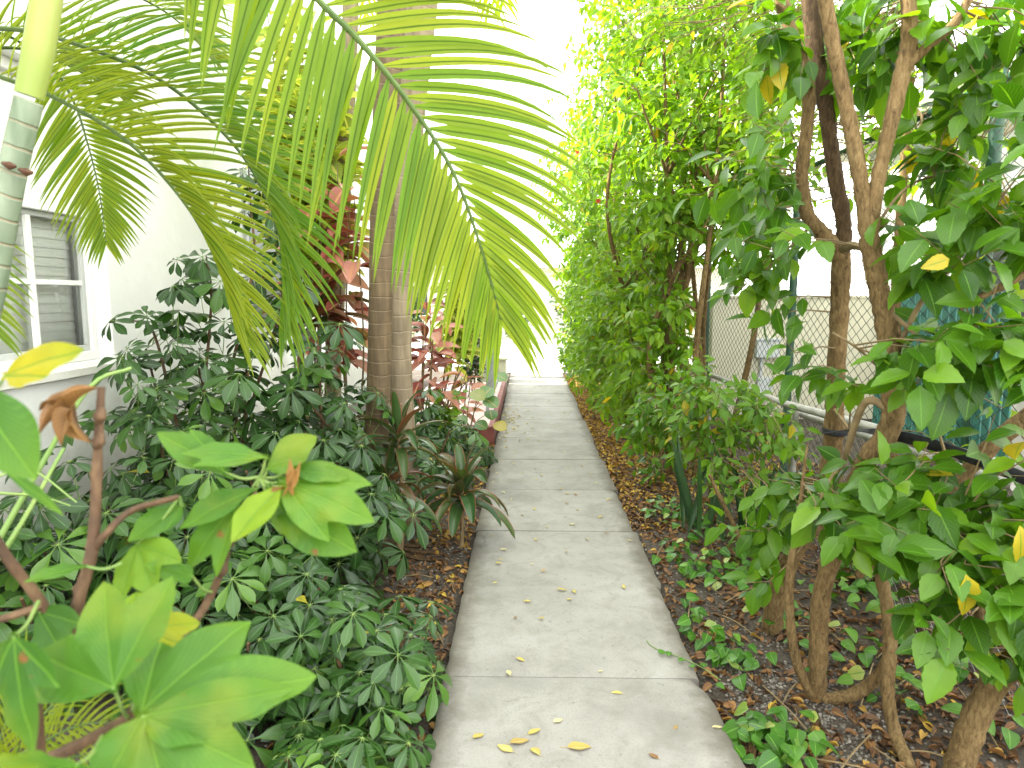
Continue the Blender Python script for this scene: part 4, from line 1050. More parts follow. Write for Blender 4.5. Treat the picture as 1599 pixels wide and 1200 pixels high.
# ------------------------------------------------------------------ hibiscus trees
def foliage(lf, tw, blobs, tmpl, size, R, anchors, droop=0.55, per=9, rb=0.45, rs=0.22, mi=0, twr=0.0022, yellow=0.02, maxtw=0.9, face=0.25):
    D_, N_, P_, S_, R_ = [], [], [], [], []
    for c, rad, n in blobs:
        c = np.asarray(c, float); rad = np.asarray(rad, float)
        for k in range(max(1, int(n / per))):
            o = nrm(R.standard_normal(3)); q = R.uniform(0, 1) ** 0.42
            cl = c + o * rad * q
            if anchors is not None and len(anchors):
                i = np.argmin(np.linalg.norm(anchors - cl, axis=1)); a0 = anchors[i]
            else:
                a0 = c
            dv = cl - a0; dl = np.linalg.norm(dv)
            if dl > maxtw: a0 = cl - dv / dl * maxtw; dv = cl - a0; dl = maxtw
            ax = nrm(dv + 0.25 * R.standard_normal(3) + np.array([0, 0, 0.1]))
            mid = a0 + dv * .5 + np.array([0, 0, 0.08 * dl]) + 0.05 * dl * R.standard_normal(3)
            end = cl + ax * size * 0.8
            if tw is not None:
                tw.tube([a0, mid, cl, end], [twr * 1.8, twr * 1.3, twr, twr * .5], 4)
            shade = rb + 0.12 * R.standard_normal()
            for j in range(per):
                s = (j + R.random()) / per
                if s < .5: p = mid + (cl - mid) * s * 2
                else: p = cl + (end - cl) * (s - .5) * 2
                a = j * 2.399 + R.uniform(-.5, .5)
                t1 = nrm(np.cross(ax, [0.2, 0.3, 1])); t2 = np.cross(ax, t1)
                rad_d = t1 * math.cos(a) + t2 * math.sin(a)
                d = nrm(rad_d * 0.8 + ax * 0.5 + np.array([0, -0.05, -droop]) + 0.2 * R.standard_normal(3))
                D_.append(d); N_.append(np.array([-0.1, -face, 1.0]) + 0.35 * R.standard_normal(3) - 0.2 * rad_d)
                P_.append(p + nrm(rad_d) * size * 0.18); S_.append(size * R.uniform(.6, 1.12))
                R_.append(1.0 if R.random() < yellow else min(0.94, max(0, shade + rs * R.standard_normal())))
    lf.inst(tmpl, frames(np.array(D_), np.array(N_)) * np.array(S_)[:, None, None], np.array(P_), R_, mi)


def near_tree(label, base, stems, blobs, size, seed, rb=0.45, twigs=(), bark=None, tmpl=None, mat=None, group='hibiscus trees on the right', yellow=0.02, per=8):
    R = np.random.default_rng(seed)
    root = thing('hibiscus_tree', label, 'tree', tuple(base), group)
    anc = []
    for P, rad, dark in stems:
        t = MB(); t.tube(P, np.array(rad) * .84, 16, sub=9, wob=0.09); part(t, 'trunk' if max(rad) > 0.026 else 'branch', M_BARKD if dark else M_BARK, root)
        anc += list(spline(np.array(P), 9))
    tw = MB()
    for P, r0 in twigs:
        tw.tube(P, [r0, r0 * .8, r0 * .55], 8, sub=6, wob=0.06); anc += list(spline(np.array(P), 6))
    lf = MB()
    foliage(lf, tw, blobs, tmpl or T_HIB, size, R, np.array(anc), 0.6, per, rb, yellow=yellow)
    part(tw, 'twigs', M_TWIG, root); part(lf, 'crown', mat or M_HIB, root)
    return root


def B(px, py, Y, rx, rz, ry, n):     # crown lobe: where it is seen, its half width and half height in photo pixels, its depth in metres
    return (at(px, py, Y), (rx * Y / F, ry, rz * Y / F), n)


near_tree('hibiscus with a thick brown trunk splitting into two dark limbs behind the black strap', atz(1204, 983), [
    ([atz(1204, 990, -.03), at(1213, 930, 3.1), at(1240, 862, 3.06), at(1278, 800, 3.0), at(1300, 700, 2.96), at(1304, 600, 2.93), at(1310, 500, 2.92), at(1314, 395, 2.9)], [.056, .054, .05, .048, .048, .046, .044, .046], False),
    ([at(1313, 405, 2.9), at(1290, 372, 2.88), at(1262, 338, 2.87), at(1252, 275, 2.87), at(1260, 200, 2.87), at(1262, 130, 2.87), at(1240, 65, 2.86), at(1205, -50, 2.85)], [.042, .038, .034, .030, .030, .031, .030, .028], False),
    ([at(1316, 400, 2.9), at(1317, 345, 2.92), at(1303, 270, 2.93), at(1290, 170, 2.93), at(1272, 70, 2.93), at(1258, -60, 2.93)], [.036, .036, .036, .037, .038, .037], True)],
    [B(1205, 300, 2.65, 65, 100, .25, 76), B(1245, 770, 2.85, 85, 50, .2, 72), B(1190, 850, 2.95, 45, 60, .2, 40), B(1262, 590, 2.6, 40, 50, .15, 16), B(1330, 590, 2.6, 45, 40, .15, 16), B(1165, 415, 3.0, 50, 60, .25, 50), B(1245, 425, 2.75, 45, 45, .2, 26), B(1190, 480, 3.0, 40, 30, .2, 18), B(1140, 320, 3.3, 60, 60, .3, 60), B(1215, 60, 2.8, 60, 70, .3, 60), B(1330, 30, 2.95, 60, 70, .3, 70)],
    0.124, 61, 0.45, [([at(1303, 640, 2.9), at(1330, 690, 2.8), at(1290, 760, 2.75), at(1255, 850, 2.7)], .008), ([at(1314, 390, 2.9), at(1330, 384, 2.75), at(1350, 388, 2.6)], .022)])

near_tree('many stemmed hibiscus with tan trunks rising from one foot beside the path', atz(1275, 1085), [
    ([atz(1276, 1095, -.03), at(1278, 1010, 2.56), at(1283, 930, 2.55), at(1308, 840, 2.52), at(1345, 735, 2.48), at(1388, 672, 2.45), at(1396, 610, 2.43), at(1386, 520, 2.42), at(1370, 440, 2.42), at(1356, 370, 2.42)], [.045, .042, .040, .040, .042, .045, .046, .042, .040, .038], False),
    ([at(1357, 380, 2.42), at(1342, 270, 2.43), at(1320, 160, 2.45), at(1297, 50, 2.46), at(1280, -60, 2.46)], [.032, .030, .030, .029, .027], False),
    ([at(1357, 385, 2.42), at(1368, 300, 2.41), at(1388, 205, 2.4), at(1408, 120, 2.4), at(1420, 60, 2.4), at(1415, -60, 2.4)], [.030, .028, .028, .032, .030, .026], False),
    ([at(1412, 105, 2.4), at(1450, 72, 2.37), at(1495, 30, 2.35), at(1530, -40, 2.33)], [.022, .018, .017, .015], False),
    ([atz(1270, 1092, -.02), at(1243, 1030, 2.56), at(1233, 950, 2.55), at(1236, 880, 2.54), at(1248, 810, 2.53), at(1256, 730, 2.52), at(1262, 690, 2.52)], [.024, .022, .020, .018, .014, .006, .002], False),
    ([atz(1284, 1094, -.01), at(1330, 1086, 2.56), at(1372, 1056, 2.5), at(1392, 1010, 2.42), at(1388, 960, 2.40)], [.032, .030, .028, .024, .018], False),
    ([atz(1440, 1240, -.03), at(1400, 1150, 2.28), at(1386, 1080, 2.3), at(1390, 1000, 2.35), at(1382, 930, 2.4), at(1364, 860, 2.44), at(1350, 790, 2.47), at(1352, 725, 2.48)], [.026, .026, .027, .027, .026, .025, .023, .02], False)],
    [B(1345, 790, 2.25, 75, 55, .2, 72), B(1430, 800, 2.15, 95, 60, .2, 80), B(1460, 550, 2.2, 80, 75, .25, 62), B(1480, 400, 2.35, 100, 70, .3, 66), B(1490, 230, 2.5, 100, 80, .3, 110), B(1510, 90, 2.55, 110, 100, .35, 120), B(1370, 60, 2.75, 70, 90, .3, 80), B(1390, 720, 2.3, 60, 40, .15, 30)],
    0.132, 62, 0.46, [([at(1394, 560, 2.42), at(1440, 470, 2.35), at(1500, 400, 2.3), at(1570, 300, 2.3)], .010), ([at(1380, 480, 2.42), at(1450, 540, 2.3), at(1520, 600, 2.2)], .009), ([at(1390, 560, 2.42), at(1450, 640, 2.35), at(1480, 720, 2.3)], .008), ([at(1390, 590, 2.4), at(1340, 545, 2.3), at(1300, 520, 2.25)], .006),
                      ([at(1390, 640, 2.43), at(1350, 630, 2.5), at(1318, 720, 2.6), at(1300, 780, 2.7)], .016), ([at(1356, 370, 2.42), at(1420, 290, 2.5), at(1500, 270, 2.6)], .006)])

near_tree('hibiscus with a smooth tan trunk leaning out of the bottom right corner', atz(1490, 1200), [
    ([atz(1488, 1235, -.03), at(1512, 1150, 2.14), at(1545, 1080, 2.12), at(1590, 1025, 2.1), at(1660, 960, 2.08), at(1740, 860, 2.05)], [.058, .052, .048, .046, .044, .042], False),
    ([at(1545, 1085, 2.12), at(1530, 1000, 2.1), at(1527, 930, 2.1), at(1510, 830, 2.12), at(1480, 790, 2.2)], [.022, .018, .015, .012, .01], False),
    ([at(1720, 600, 2.3), at(1610, 650, 2.35), at(1550, 695, 2.4), at(1480, 765, 2.45), at(1400, 825, 2.5), at(1340, 900, 2.55)], [.040, .038, .034, .030, .026, .02], False),
    ([at(1740, 860, 2.05), at(1700, 500, 2.1), at(1640, 420, 2.15), at(1560, 450, 2.2), at(1500, 480, 2.25)], [.03, .022, .017, .014, .011], False)],
    [B(1500, 890, 1.95, 85, 90, .2, 88), B(1560, 560, 2.0, 70, 110, .25, 76), B(1580, 780, 2.0, 60, 110, .2, 70), B(1575, 300, 2.2, 70, 120, .3, 100), B(1590, 1000, 2.0, 40, 60, .2, 26), B(1450, 960, 1.98, 50, 50, .15, 24)],
    0.134, 63, 0.42)

near_tree('background hibiscus between the tan trunks and the green mesh fence', (1.92, 3.55, 0.05), [
    ([np.array([1.92, 3.55, 0]), np.array([1.94, 3.6, .9]), np.array([1.92, 3.65, 1.8]), np.array([1.95, 3.7, 2.7]), np.array([1.95, 3.8, 3.4])], [.04, .034, .028, .022, .015], False)],
    [B(1500, 120, 3.6, 170, 140, .5, 260), B(1330, 70, 4.2, 90, 90, .5, 200), B(1560, 420, 3.0, 60, 120, .3, 56), B(1470, 300, 3.5, 60, 60, .3, 50), B(1560, 700, 2.9, 70, 70, .3, 24), B(1230, 120, 4.6, 90, 110, .5, 300), B(1190, 230, 5.3, 90, 170, .5, 480), B(1340, 170, 4.2, 110, 140, .4, 260), B(1080, 50, 5.2, 150, 70, .5, 420), B(960, 5, 5.6, 60, 45, .4, 90)],
    0.105, 64, 0.6, [([np.array([1.92, 3.65, 1.8]), at(1420, 330, 3.8), at(1440, 180, 3.8)], .012), ([np.array([1.92, 3.65, 1.8]), at(1500, 330, 3.6), at(1560, 220, 3.3)], .012)], tmpl=T_FAR, mat=M_HEDGE)


def hedge_tree(label, x, y, h, blobs, n, size, seed, stems=5, rb=0.5, lean=0.0):
    R = np.random.default_rng(seed)
    z0 = float(bedz(x, y))
    root = thing('hedge_tree', label, 'tree', (x, y, z0), 'leafy hedge trees along the right of the path')
    anc = []; tr = MB()
    for k in range(stems):
        a = R.uniform(0, 6.28); q = R.uniform(.15, .55)
        b0 = np.array([x + .10 * math.cos(a), y + .14 * math.sin(a), z0 - .03])
        top = np.array([x + q * math.cos(a) - lean, y + q * 1.3 * math.sin(a), h * R.uniform(.7, .95)])
        P = [b0, b0 * .68 + top * .32 + .09 * R.standard_normal(3), b0 * .35 + top * .65 + .12 * R.standard_normal(3), top]
        tr.tube(P, [.034, .026, .02, .008], 8, sub=7, wob=.05); sp = spline(np.array(P), 7); anc += list(sp)
        for s in range(3):
            p0 = sp[R.integers(8, 17)]; e = p0 + np.array([R.uniform(-.5, .5), R.uniform(-.5, .5), R.uniform(.3, .9)])
            tr.tube([p0, p0 * .5 + e * .5 + .06 * R.standard_normal(3), e], [.014, .010, .005], 6, sub=5); anc += list(spline(np.array([p0, p0 * .5 + e * .5, e]), 4))
    part(tr, 'trunk', M_BARK, root)
    lf, tw = MB(), MB()
    tot = sum(b[2] for b in blobs)
    foliage(lf, tw, [(np.array([x, y, 0]) + np.array(c), r, n * wgt / tot) for c, r, wgt in blobs], T_FAR, size, R, np.array(anc), .55, 12, rb, .2, yellow=.012, twr=.002, maxtw=.5)
    part(tw, 'twigs', M_TWIG, root); part(lf, 'crown', M_HEDGE, root)
    return root


hedge_tree('nearest hedge tree, its bare forked trunk showing beside the green mesh fence', 1.45, 6.1, 4.6, [((-.1, 0, 3.2), (.75, .7, .95), 5), ((.15, -.3, 4.3), (.8, .9, .7), 5), ((-.28, .1, 2.2), (.42, .5, .5), 2.6), ((-.28, .1, 1.3), (.34, .45, .6), 2.6), ((-.25, 0, .55), (.28, .4, .4), 1.5)], 4680, .125, 71)
hedge_tree('second hedge tree from the front, leafy down to the yellow litter', 1.40, 7.4, 5.0, [((-.1, 0, 3.3), (.8, .8, 1.2), 6), ((-.1, 0, 4.5), (.8, .8, .7), 4), ((-.25, 0, 1.7), (.52, .65, .9), 4.5), ((-.25, 0, .7), (.46, .6, .6), 3.5)], 5460, .12, 72)
hedge_tree('third hedge tree from the front, with a few small red flowers high up', 1.38, 8.8, 5.3, [((-.15, 0, 3.4), (.85, .8, 1.2), 6), ((-.15, 0, 4.6), (.75, .8, .8), 4), ((-.3, 0, 1.8), (.62, .75, .95), 5), ((-.3, 0, .7), (.58, .75, .65), 4.5)], 5460, .12, 73)
hedge_tree('fourth hedge tree from the front, its crown leaning a little over the path', 1.40, 10.3, 4.9, [((-.3, 0, 3.3), (.95, .85, 1.1), 6), ((-.3, 0, 4.2), (.8, .8, .7), 4), ((-.3, 0, 1.8), (.62, .75, .95), 5), ((-.3, 0, .7), (.58, .75, .65), 4.5)], 5460, .12, 74)
hedge_tree('fifth hedge tree from the front, crowded between its neighbours', 1.42, 11.8, 4.6, [((-.35, 0, 3.2), (.95, .85, 1.0), 6), ((-.35, 0, 3.9), (.8, .8, .6), 3), ((-.3, 0, 1.8), (.62, .75, .95), 5), ((-.3, 0, .7), (.58, .75, .65), 4.5)], 4680, .125, 75)
hedge_tree('farthest hedge tree, standing where the path meets the sunny street', 1.42, 13.2, 4.3, [((-.35, 0, 3.0), (.95, .7, .95), 6), ((-.3, 0, 1.8), (.7, .6, .9), 4), ((-.2, 0, .7), (.62, .6, .6), 3)], 3000, .13, 76)
hedge_tree('hedge tree with high crown and bare crooked stems, right behind the nearest one', 1.86, 6.7, 4.9, [((0, 0, 3.1), (.6, .6, .9), 5), ((0, 0, 4.2), (.9, .9, .8), 6), ((.15, -.6, 3.0), (.5, .5, .8), 3), ((.05, -.5, 2.3), (.42, .45, .45), 2.2), ((-.3, -.3, 2.5), (.5, .5, .6), 2)], 4600, .125, 78, 4)
# single yellowed leaves hanging among the green ones
for start, px, py, Y, dv, sz in (('hibiscus with a smooth tan', 1508, 898, 1.82, (.12, -.1, -1), .125), ('hibiscus with a smooth tan', 1592, 822, 1.85, (.1, -.2, -1), .12), ('many stemmed', 1482, 405, 2.08, (-.9, -.2, -.25), .085), ('many stemmed', 1118, 757, 2.6, (-.9, -.2, -.1), .001)):
    if sz < .01: continue
    rt = [o for o in bpy.data.objects if o.get('label', '').startswith(start)][0]
    yl_ = MB(); yl_.inst(T_HIB, frames(np.array([dv]), np.array([[.15, -1, .3]])) * sz, [at(px, py, Y)], [1.0])
    o = _part(yl_, 'yellow_leaf', M_HIB, rt, True, 0); o['label'] = 'yellowed leaf hanging among the green ones'
# flowers
M_PET = leafmat('red_petal', [(0, (.5, .03, .03)), (1, (.6, .05, .04))], trf=.2)
hroot = [o for o in bpy.data.objects if o.get('label', '').startswith('third hedge')][0]
for px, py, Y in ((901, 238, 8.6), (934, 314, 8.4)):
    c = at(px, py, Y); fl = MB()
    for k in range(5):
        a = k * 1.2566; fl.inst(strip_leaf(4, .8, .6, .8, .1, .1), frames(np.array([[math.cos(a), -.3, math.sin(a)]]), np.array([[0, -1, 0.1]])) * .034, [c], [.3])
    _part(fl, 'flower', M_PET, hroot, True, 0)

near_tree('low light green shrub in front of the galvanised rail', (1.30, 4.75, 0.0), [
    ([np.array([1.3, 4.75, -.02]), np.array([1.28, 4.7, .4]), np.array([1.2, 4.65, .9])], [.014, .010, .006], False),
    ([np.array([1.32, 4.75, -.02]), np.array([1.42, 4.7, .45]), np.array([1.5, 4.65, .85])], [.014, .010, .006], False)],
    [B(1110, 640, 4.6, 80, 60, .35, 260), B(1180, 680, 4.5, 70, 45, .3, 170), B(1075, 690, 4.7, 45, 60, .25, 110), B(1090, 580, 4.8, 45, 35, .2, 60), B(1155, 625, 4.3, 80, 35, .25, 120), B(1230, 690, 4.0, 50, 40, .2, 60), B(1125, 735, 4.3, 70, 45, .25, 90), B(1200, 800, 3.7, 60, 40, .25, 50)], 0.10, 65, 0.72, tmpl=T_FAR, group='low shrubs under the hedge', yellow=.03)
near_tree('low leafy shrub at the foot of the hedge beside the path edge', (1.15, 5.7, 0.0), [
    ([np.array([1.15, 5.7, -.02]), np.array([1.12, 5.65, .35]), np.array([1.05, 5.6, .8])], [.014, .010, .006], False)],
    [B(1020, 660, 5.5, 50, 70, .3, 220), B(1010, 740, 5.6, 25, 30, .2, 50)], 0.10, 66, 0.55, tmpl=T_FAR, group='low shrubs under the hedge')

# cut stake and snake plants
m = MB(); m.tube([atz(1163, 880, 0.0), at(1150, 830, 3.95), at(1128, 785, 3.95), at(1108, 742, 3.95)], [.014, .014, .013, .011], 9, sub=6, wob=.08)
tag(m.build('cut_stem', M_BARK), 'thin bare cut stem leaning beside the snake plants', 'plant stem')
sn = thing('snake_plant', 'dark green snake plant with stiff upright blades under the hedge', 'plant', (1.28, 4.35, 0))
m = MB(); R = np.random.default_rng(77)
for k in range(20):
    p = np.array([1.30 + R.uniform(-.26, .26), 4.42 + R.uniform(-.14, .18), 0.02]); d = np.array([R.uniform(-.35, .35), R.uniform(-.25, .2), 1])
    strap(m, p, d, np.array([R.uniform(-.5, .5), -1, 0.1]), R.uniform(.35, .75), .044, R.uniform(.0, .15), R.random())
part(m, 'leaf_blades', M_SNAKE, sn)


# ------------------------------------------------------------------ fences and neighbours on the right
def chain(mb, x, y0, y1, z0, z1, cell, r, wav=0.0):
    n = int((y1 - y0) / cell); nz = int((z1 - z0) / (cell * .62))
    zz = np.linspace(z0, z1, nz + 1); alt = np.where(np.arange(nz + 1) % 2, .5, -.5) * cell * .96
    for k in range(n):
        yk = y0 + (k + .5) * cell
        sgn = 1 if k % 2 == 0 else -1
        P = np.stack([np.full(nz + 1, x) + sgn * 0.0015 * np.where(np.arange(nz + 1) % 2, 1, -1), yk + sgn * alt * 1.04, zz], -1)
        mb.tube(P, r, 3)


FX = 2.1
fence = thing('mesh_fence', 'tall green wire mesh fence between the path garden and the neighbour', 'fence', (FX, 5.5, 0))
m = MB(); chain(m, FX, 2.2, 9.4, 0.05, 2.55, .060, .0027); part(m, 'wire_mesh', M_WIRE, fence)
ypost = float(atx(1231, 500, FX)[1])
for y in (ypost, ypost - 2.3, ypost + 2.6):
    m = MB(); m.tube([(FX + .025, y, -.05), (FX + .025, y, 2.62)], .03, 12); po = part(m, 'post', M_GREENP, fence)
    m = MB(); m.tube([(FX + .025, y, 2.62), (FX + .025, y, 2.65)], [.034, .02], 12); c = m.build('post_cap', M_GREENP); c.parent = po
m = MB(); m.tube([(FX + .025, 2.2, 2.56), (FX + .025, 9.4, 2.56)], .02, 10); part(m, 'top_rail', M_GREENP, fence)
m = MB()
for y in np.arange(3.0, 4.16, .062):
    m.box((FX + .008, y, .82), (FX + .020, y + .050, 1.62))
part(m, 'privacy_slats', M_SLAT, fence, False, .004)

GX = 1.78
gf = thing('low_fence', 'low galvanised pipe and wire fence in front of the tall green one', 'fence', (GX, 4.4, 0))
yq = float(atx(1228, 700, GX)[1])
m = MB(); m.tube([(GX + .02, 2.3, .97), (GX, 3.4, .93), (GX, yq + .05, .86)], .024, 12, sub=6); m.tube([(GX - .01, yq + .05, .86), (GX + .02, 7.2, .82)], .022, 12, sub=4); part(m, 'top_rail', M_GALV, gf)
m = MB(); m.tube([(GX + .1, 2.6, .87), (GX + .1, yq + .02, .79)], .021, 12); part(m, 'lower_rail', M_GALV, gf)
for y in (yq, yq - 2.65, yq + 2.2):
    m = MB(); m.tube([(GX + .05, y, -.05), (GX + .05, y, .93)], .022, 10); part(m, 'post', M_GALV, gf)
m = MB(); chain(m, GX + .03, 2.3, 7.0, .04, .84, .06, .0014); part(m, 'wire_mesh', M_GWIRE, gf)

NX = 4.3
nb = thing('neighbour_house', 'white neighbouring house with a flat eave, glimpsed through the branches on the right', 'house', (NX + 2, 6, 0))
m = MB(); m.box((NX, 1.0, 0), (NX + 5, 9.0, 3.35)); part(m, 'wall', M_WHITE, nb, False)
m = MB(); m.box((NX - .45, .6, 3.35), (NX + 5.3, 9.45, 3.55)); part(m, 'roof', M_CREAM, nb, False, .01)
m = MB(); m.box((NX - .04, 4.6, 1.0), (NX - .002, 6.9, 2.2)); wn = part(m, 'window', M_DARK, nb, False)
m = MB(); m.box((NX - .08, 4.5, 2.2), (NX - .002, 7.0, 2.28)); m.box((NX - .08, 4.5, .92), (NX - .002, 7.0, 1.0)); m.box((NX - .06, 5.7, 1.0), (NX - .04, 5.78, 2.2)); c = m.build('frame', M_DARK, None, False); c.parent = wn; c.location = (0, 0, 0)
YC = 8.4
m = MB(); m.box((2.25, YC, -.05), (NX - .002, YC + .18, 1.57)); m.box((2.23, YC - .02, 1.57), (NX - .002, YC + .2, 1.60))
tag(m.build('garden_wall', M_CREAM, None, False, None, .006), 'cream painted garden wall behind the wire mesh, carrying a grey utility box', 'wall')
ub = thing('utility_box', 'grey utility box with a conduit on the cream wall behind the mesh', 'utility box', (3.1, YC, 1.0))
c0 = at(1198, 546, YC - .05); 
m = MB(); m.box((c0[0] - .14, YC - .10, c0[2] - .10), (c0[0] + .14, YC - .002, c0[2] + .11)); part(m, 'cabinet', M_GREYBOX, ub, False, .01)
m = MB(); m.box((c0[0] - .15, YC - .115, c0[2] + .11), (c0[0] + .15, YC - .002, c0[2] + .135)); part(m, 'lid', M_GREYBOX, ub, False, .004)
m = MB(); m.tube([(c0[0] - .06, YC - .04, c0[2] - .09), (c0[0] - .06, YC - .04, c0[2] - .42)], .022, 8); part(m, 'conduit', M_GREYBOX, ub)
m = MB(); m.box((c0[0] - .10, YC - .07, c0[2] - .52), (c0[0] + .08, YC - .002, c0[2] - .34)); part(m, 'junction_box', M_GREYBOX, ub, False, .006)

# black strap tied round the trunk
m = MB()
P = spline(np.array([at(1283, 677, 2.86), at(1330, 672, 2.75), at(1375, 676, 2.52), at(1440, 690, 2.40), at(1520, 716, 2.30), at(1610, 752, 2.2), at(1720, 800, 2.1)]), 8)
hw = np.interp(np.linspace(0, 1, len(P)), [0, .12, .3, .45, 1], [.003, .008, .018, .022, .022])
tw_ = np.interp(np.linspace(0, 1, len(P)), [0, .25, .4, 1], [1.3, 1.0, .25, .2])
up_ = np.stack([np.zeros(len(P)), -np.sin(tw_), np.cos(tw_)], -1)
off = np.stack([np.zeros(len(P)), -np.cos(tw_), -np.sin(tw_)], -1) * .0016
A, Bq = P + up_ * hw[:, None], P - up_ * hw[:, None]
m.grid(np.stack([A + off, Bq + off, Bq - off, A - off, A + off], 1))
tr_ = at(1303, 672, 2.95)
a = np.linspace(0, 2 * math.pi, 25)
ringp = np.stack([tr_[0] + .0515 * np.cos(a), tr_[1] + .0515 * np.sin(a), np.full(25, tr_[2]) + .006 * np.sin(a)], -1)
rin = np.stack([tr_[0] + .0495 * np.cos(a), tr_[1] + .0495 * np.sin(a), np.full(25, tr_[2]) + .006 * np.sin(a)], -1)
zz = np.array([0, 0, .013])
m.grid(np.stack([ringp + zz, ringp - zz, rin - zz, rin + zz, ringp + zz], 1))
tag(m.build('strap', M_BLACK), 'black webbing strap tied round the brown trunk and pulled tight to the right', 'strap')

# ------------------------------------------------------------------ across the street
fh = thing('far_house', 'pale house with a low grey roof across the bright street', 'house', (0, 31, -.1))
m = MB(); m.box((-9, 28, -.1), (8, 34, 2.7)); part(m, 'wall', M_CREAM, fh, False)
m = MB(); m.faces([(-9.6, 27.3, 2.7), (8.6, 27.3, 2.7), (8.6, 34.7, 2.7), (-9.6, 34.7, 2.7), (-7, 31, 4.3), (6, 31, 4.3)], [(0, 1, 5, 4), (1, 2, 5), (2, 3, 4, 5), (3, 0, 4), (3, 2, 1, 0)]); part(m, 'roof', M_GREYBOX, fh, False)
for x in (-5.5, -1.6, 1.5, 4.6):
    m = MB(); m.box((x, 27.94, .8), (x + 1.4, 27.998, 2.0)); wn = part(m, 'window', M_DARK, fh, False)
    m = MB(); m.box((x - .08, 27.92, 2.0), (x + 1.48, 27.998, 2.1)); m.box((x - .08, 27.92, .7), (x + 1.48, 27.998, .8)); m.box((x + .66, 27.92, .8), (x + .74, 27.938, 2.0)); c = m.build('frame', M_TRIM, None, False); c.parent = wn
for k, (x, y, h, lab) in enumerate(((-1.9, 24.6, 1.5, 'rounded shrub left of the path line across the street'), (-.35, 24.9, 1.0, 'low shrub straight ahead across the street, in front of the far house'), (1.5, 25.2, 2.2, 'tall shrub right of the path line across the street'), (-4.2, 25.0, 2.4, 'tall bushy shrub at the left across the street'))):
    croton(lab, (x, y, -.1), [(np.array([x, y, h * .55]), (.9, .7, h * .5))], 420, .26, M_SCH, 120 + k, .5, .2, T_FAR, group='shrubs across the street', name='far_shrub', lo=.25)


# ------------------------------------------------------------------ ground litter, pothos, pebbles
def scatter(name, tmpl, mat, pts, size, R, rfun, kind, flat=.25, lift=.008, zfun=bedz):
    m = MB(); n = len(pts)
    a = R.uniform(0, 6.28, n)
    d = np.stack([np.cos(a), np.sin(a), R.uniform(-.2, .25, n)], -1)
    nn = np.array([0, 0, 1.0]) + flat * R.standard_normal((n, 3))
    P = np.stack([pts[:, 0], pts[:, 1], zfun(pts[:, 0], pts[:, 1]) + lift + R.uniform(0, lift, n)], -1)
    m.inst(tmpl, frames(d, nn) * (size * R.uniform(.55, 1.2, n))[:, None, None], P, rfun(pts))
    return m.build(name, mat)


R = np.random.default_rng(90)
pts = []
while len(pts) < 11000:
    x, y = R.uniform(.70, 2.6), 1.6 + 12.2 * R.random() ** 1.35
    pts.append((x, y))
for k in range(2600):
    pts.append((PX1 - .02 + abs(R.normal(0, .22)), R.uniform(4.6, 13.8)))
for k in range(1700):
    pts.append((PX0 - .02 - abs(R.normal(0, .35)), R.uniform(1.7, 7.2)))
pts = np.array(pts)


def rl_(p):
    near = R.uniform(0, .5, len(p)) + .1 * R.standard_normal(len(p))
    yel = R.uniform(.55, 1.0, len(p))
    pf = np.where(p[:, 0] > 0, np.clip((p[:, 1] - 4.2) / 3.0, .06, .7), np.clip((p[:, 1] - 3.5) / 3, .12, .8))
    return np.clip(np.where(R.random(len(p)) < pf, yel, near), 0, 1)


lit = scatter('leaf_litter', T_DRY, M_LITTER, pts, .053, R, rl_, 'stuff', .45, .006)
tag(lit, 'brown and yellow dead leaves covering the soil of both beds', 'leaf litter', None, 'stuff')
# pothos
pp = []
for k in range(46):
    if k < 18: cx, cy, sg = R.uniform(.85, 1.5), R.uniform(3.6, 5.2), .10
    elif k < 30: cx, cy, sg = R.uniform(.80, .98), R.uniform(2.15, 3.3), .05
    else: cx, cy, sg = R.uniform(1.15, 1.95), R.uniform(2.1, 3.7), .09
    for q in range(int(R.integers(5, 16))):
        pp.append((max(.735, R.normal(cx, sg)), R.normal(cy, sg * 1.3)))
pp = np.array(pp)
m = MB(); n = len(pp); a = R.uniform(0, 6.28, n)
d = np.stack([np.cos(a), np.sin(a) - .3, R.uniform(-.5, .1, n)], -1); nn = np.array([0, -.2, 1.0]) + .28 * R.standard_normal((n, 3))
P = np.stack([pp[:, 0], pp[:, 1], bedz(pp[:, 0], pp[:, 1]) + R.uniform(.02, .10, n)], -1)
m.inst(T_POT, frames(d, nn) * R.uniform(.045, .085, n)[:, None, None], P, np.clip(.45 + .3 * R.standard_normal(n), 0, 1))
for k in range(n):
    m.tube([P[k], P[k] * .6 + .4 * np.array([P[k][0] + .02, P[k][1] + .02, 0]), np.array([P[k][0] + .03, P[k][1] + .03, float(bedz(P[k][0], P[k][1])) - .004])], .0014, 3, .3)
tag(m.build('ground_cover', M_POT), 'variegated green creeping leaves on the soil of the right bed', 'ground cover', None, 'stuff')
# vine running onto the path
vn = thing('creeping_vine', 'thin vine with a few green leaves creeping from the right bed onto the concrete', 'vine', tuple(atz(1110, 1055, .03)))
m, l2 = MB(), MB()
vp = np.array([atz(x, y, .034) for x, y in ((1125, 1062), (1095, 1042), (1060, 1026), (1035, 1018), (1016, 1008), (1010, 1000))])
m.tube(vp, .0022, 5, sub=5)
for px, py, s in ((1027, 1019, .04), (1046, 1018, .035), (1068, 1030, .03), (1100, 1042, .04), (1118, 1068, .04), (1085, 1042, .03)):
    p = atz(px, py, .045); l2.inst(T_POT, frames(np.array([[R.uniform(-1, 1), R.uniform(-1, 1), .1]]), np.array([[0, -.2, 1.]])) * s, [p], [.5])
part(m, 'runner', M_GSTEM, vn); part(l2, 'leaves', M_POT, vn)
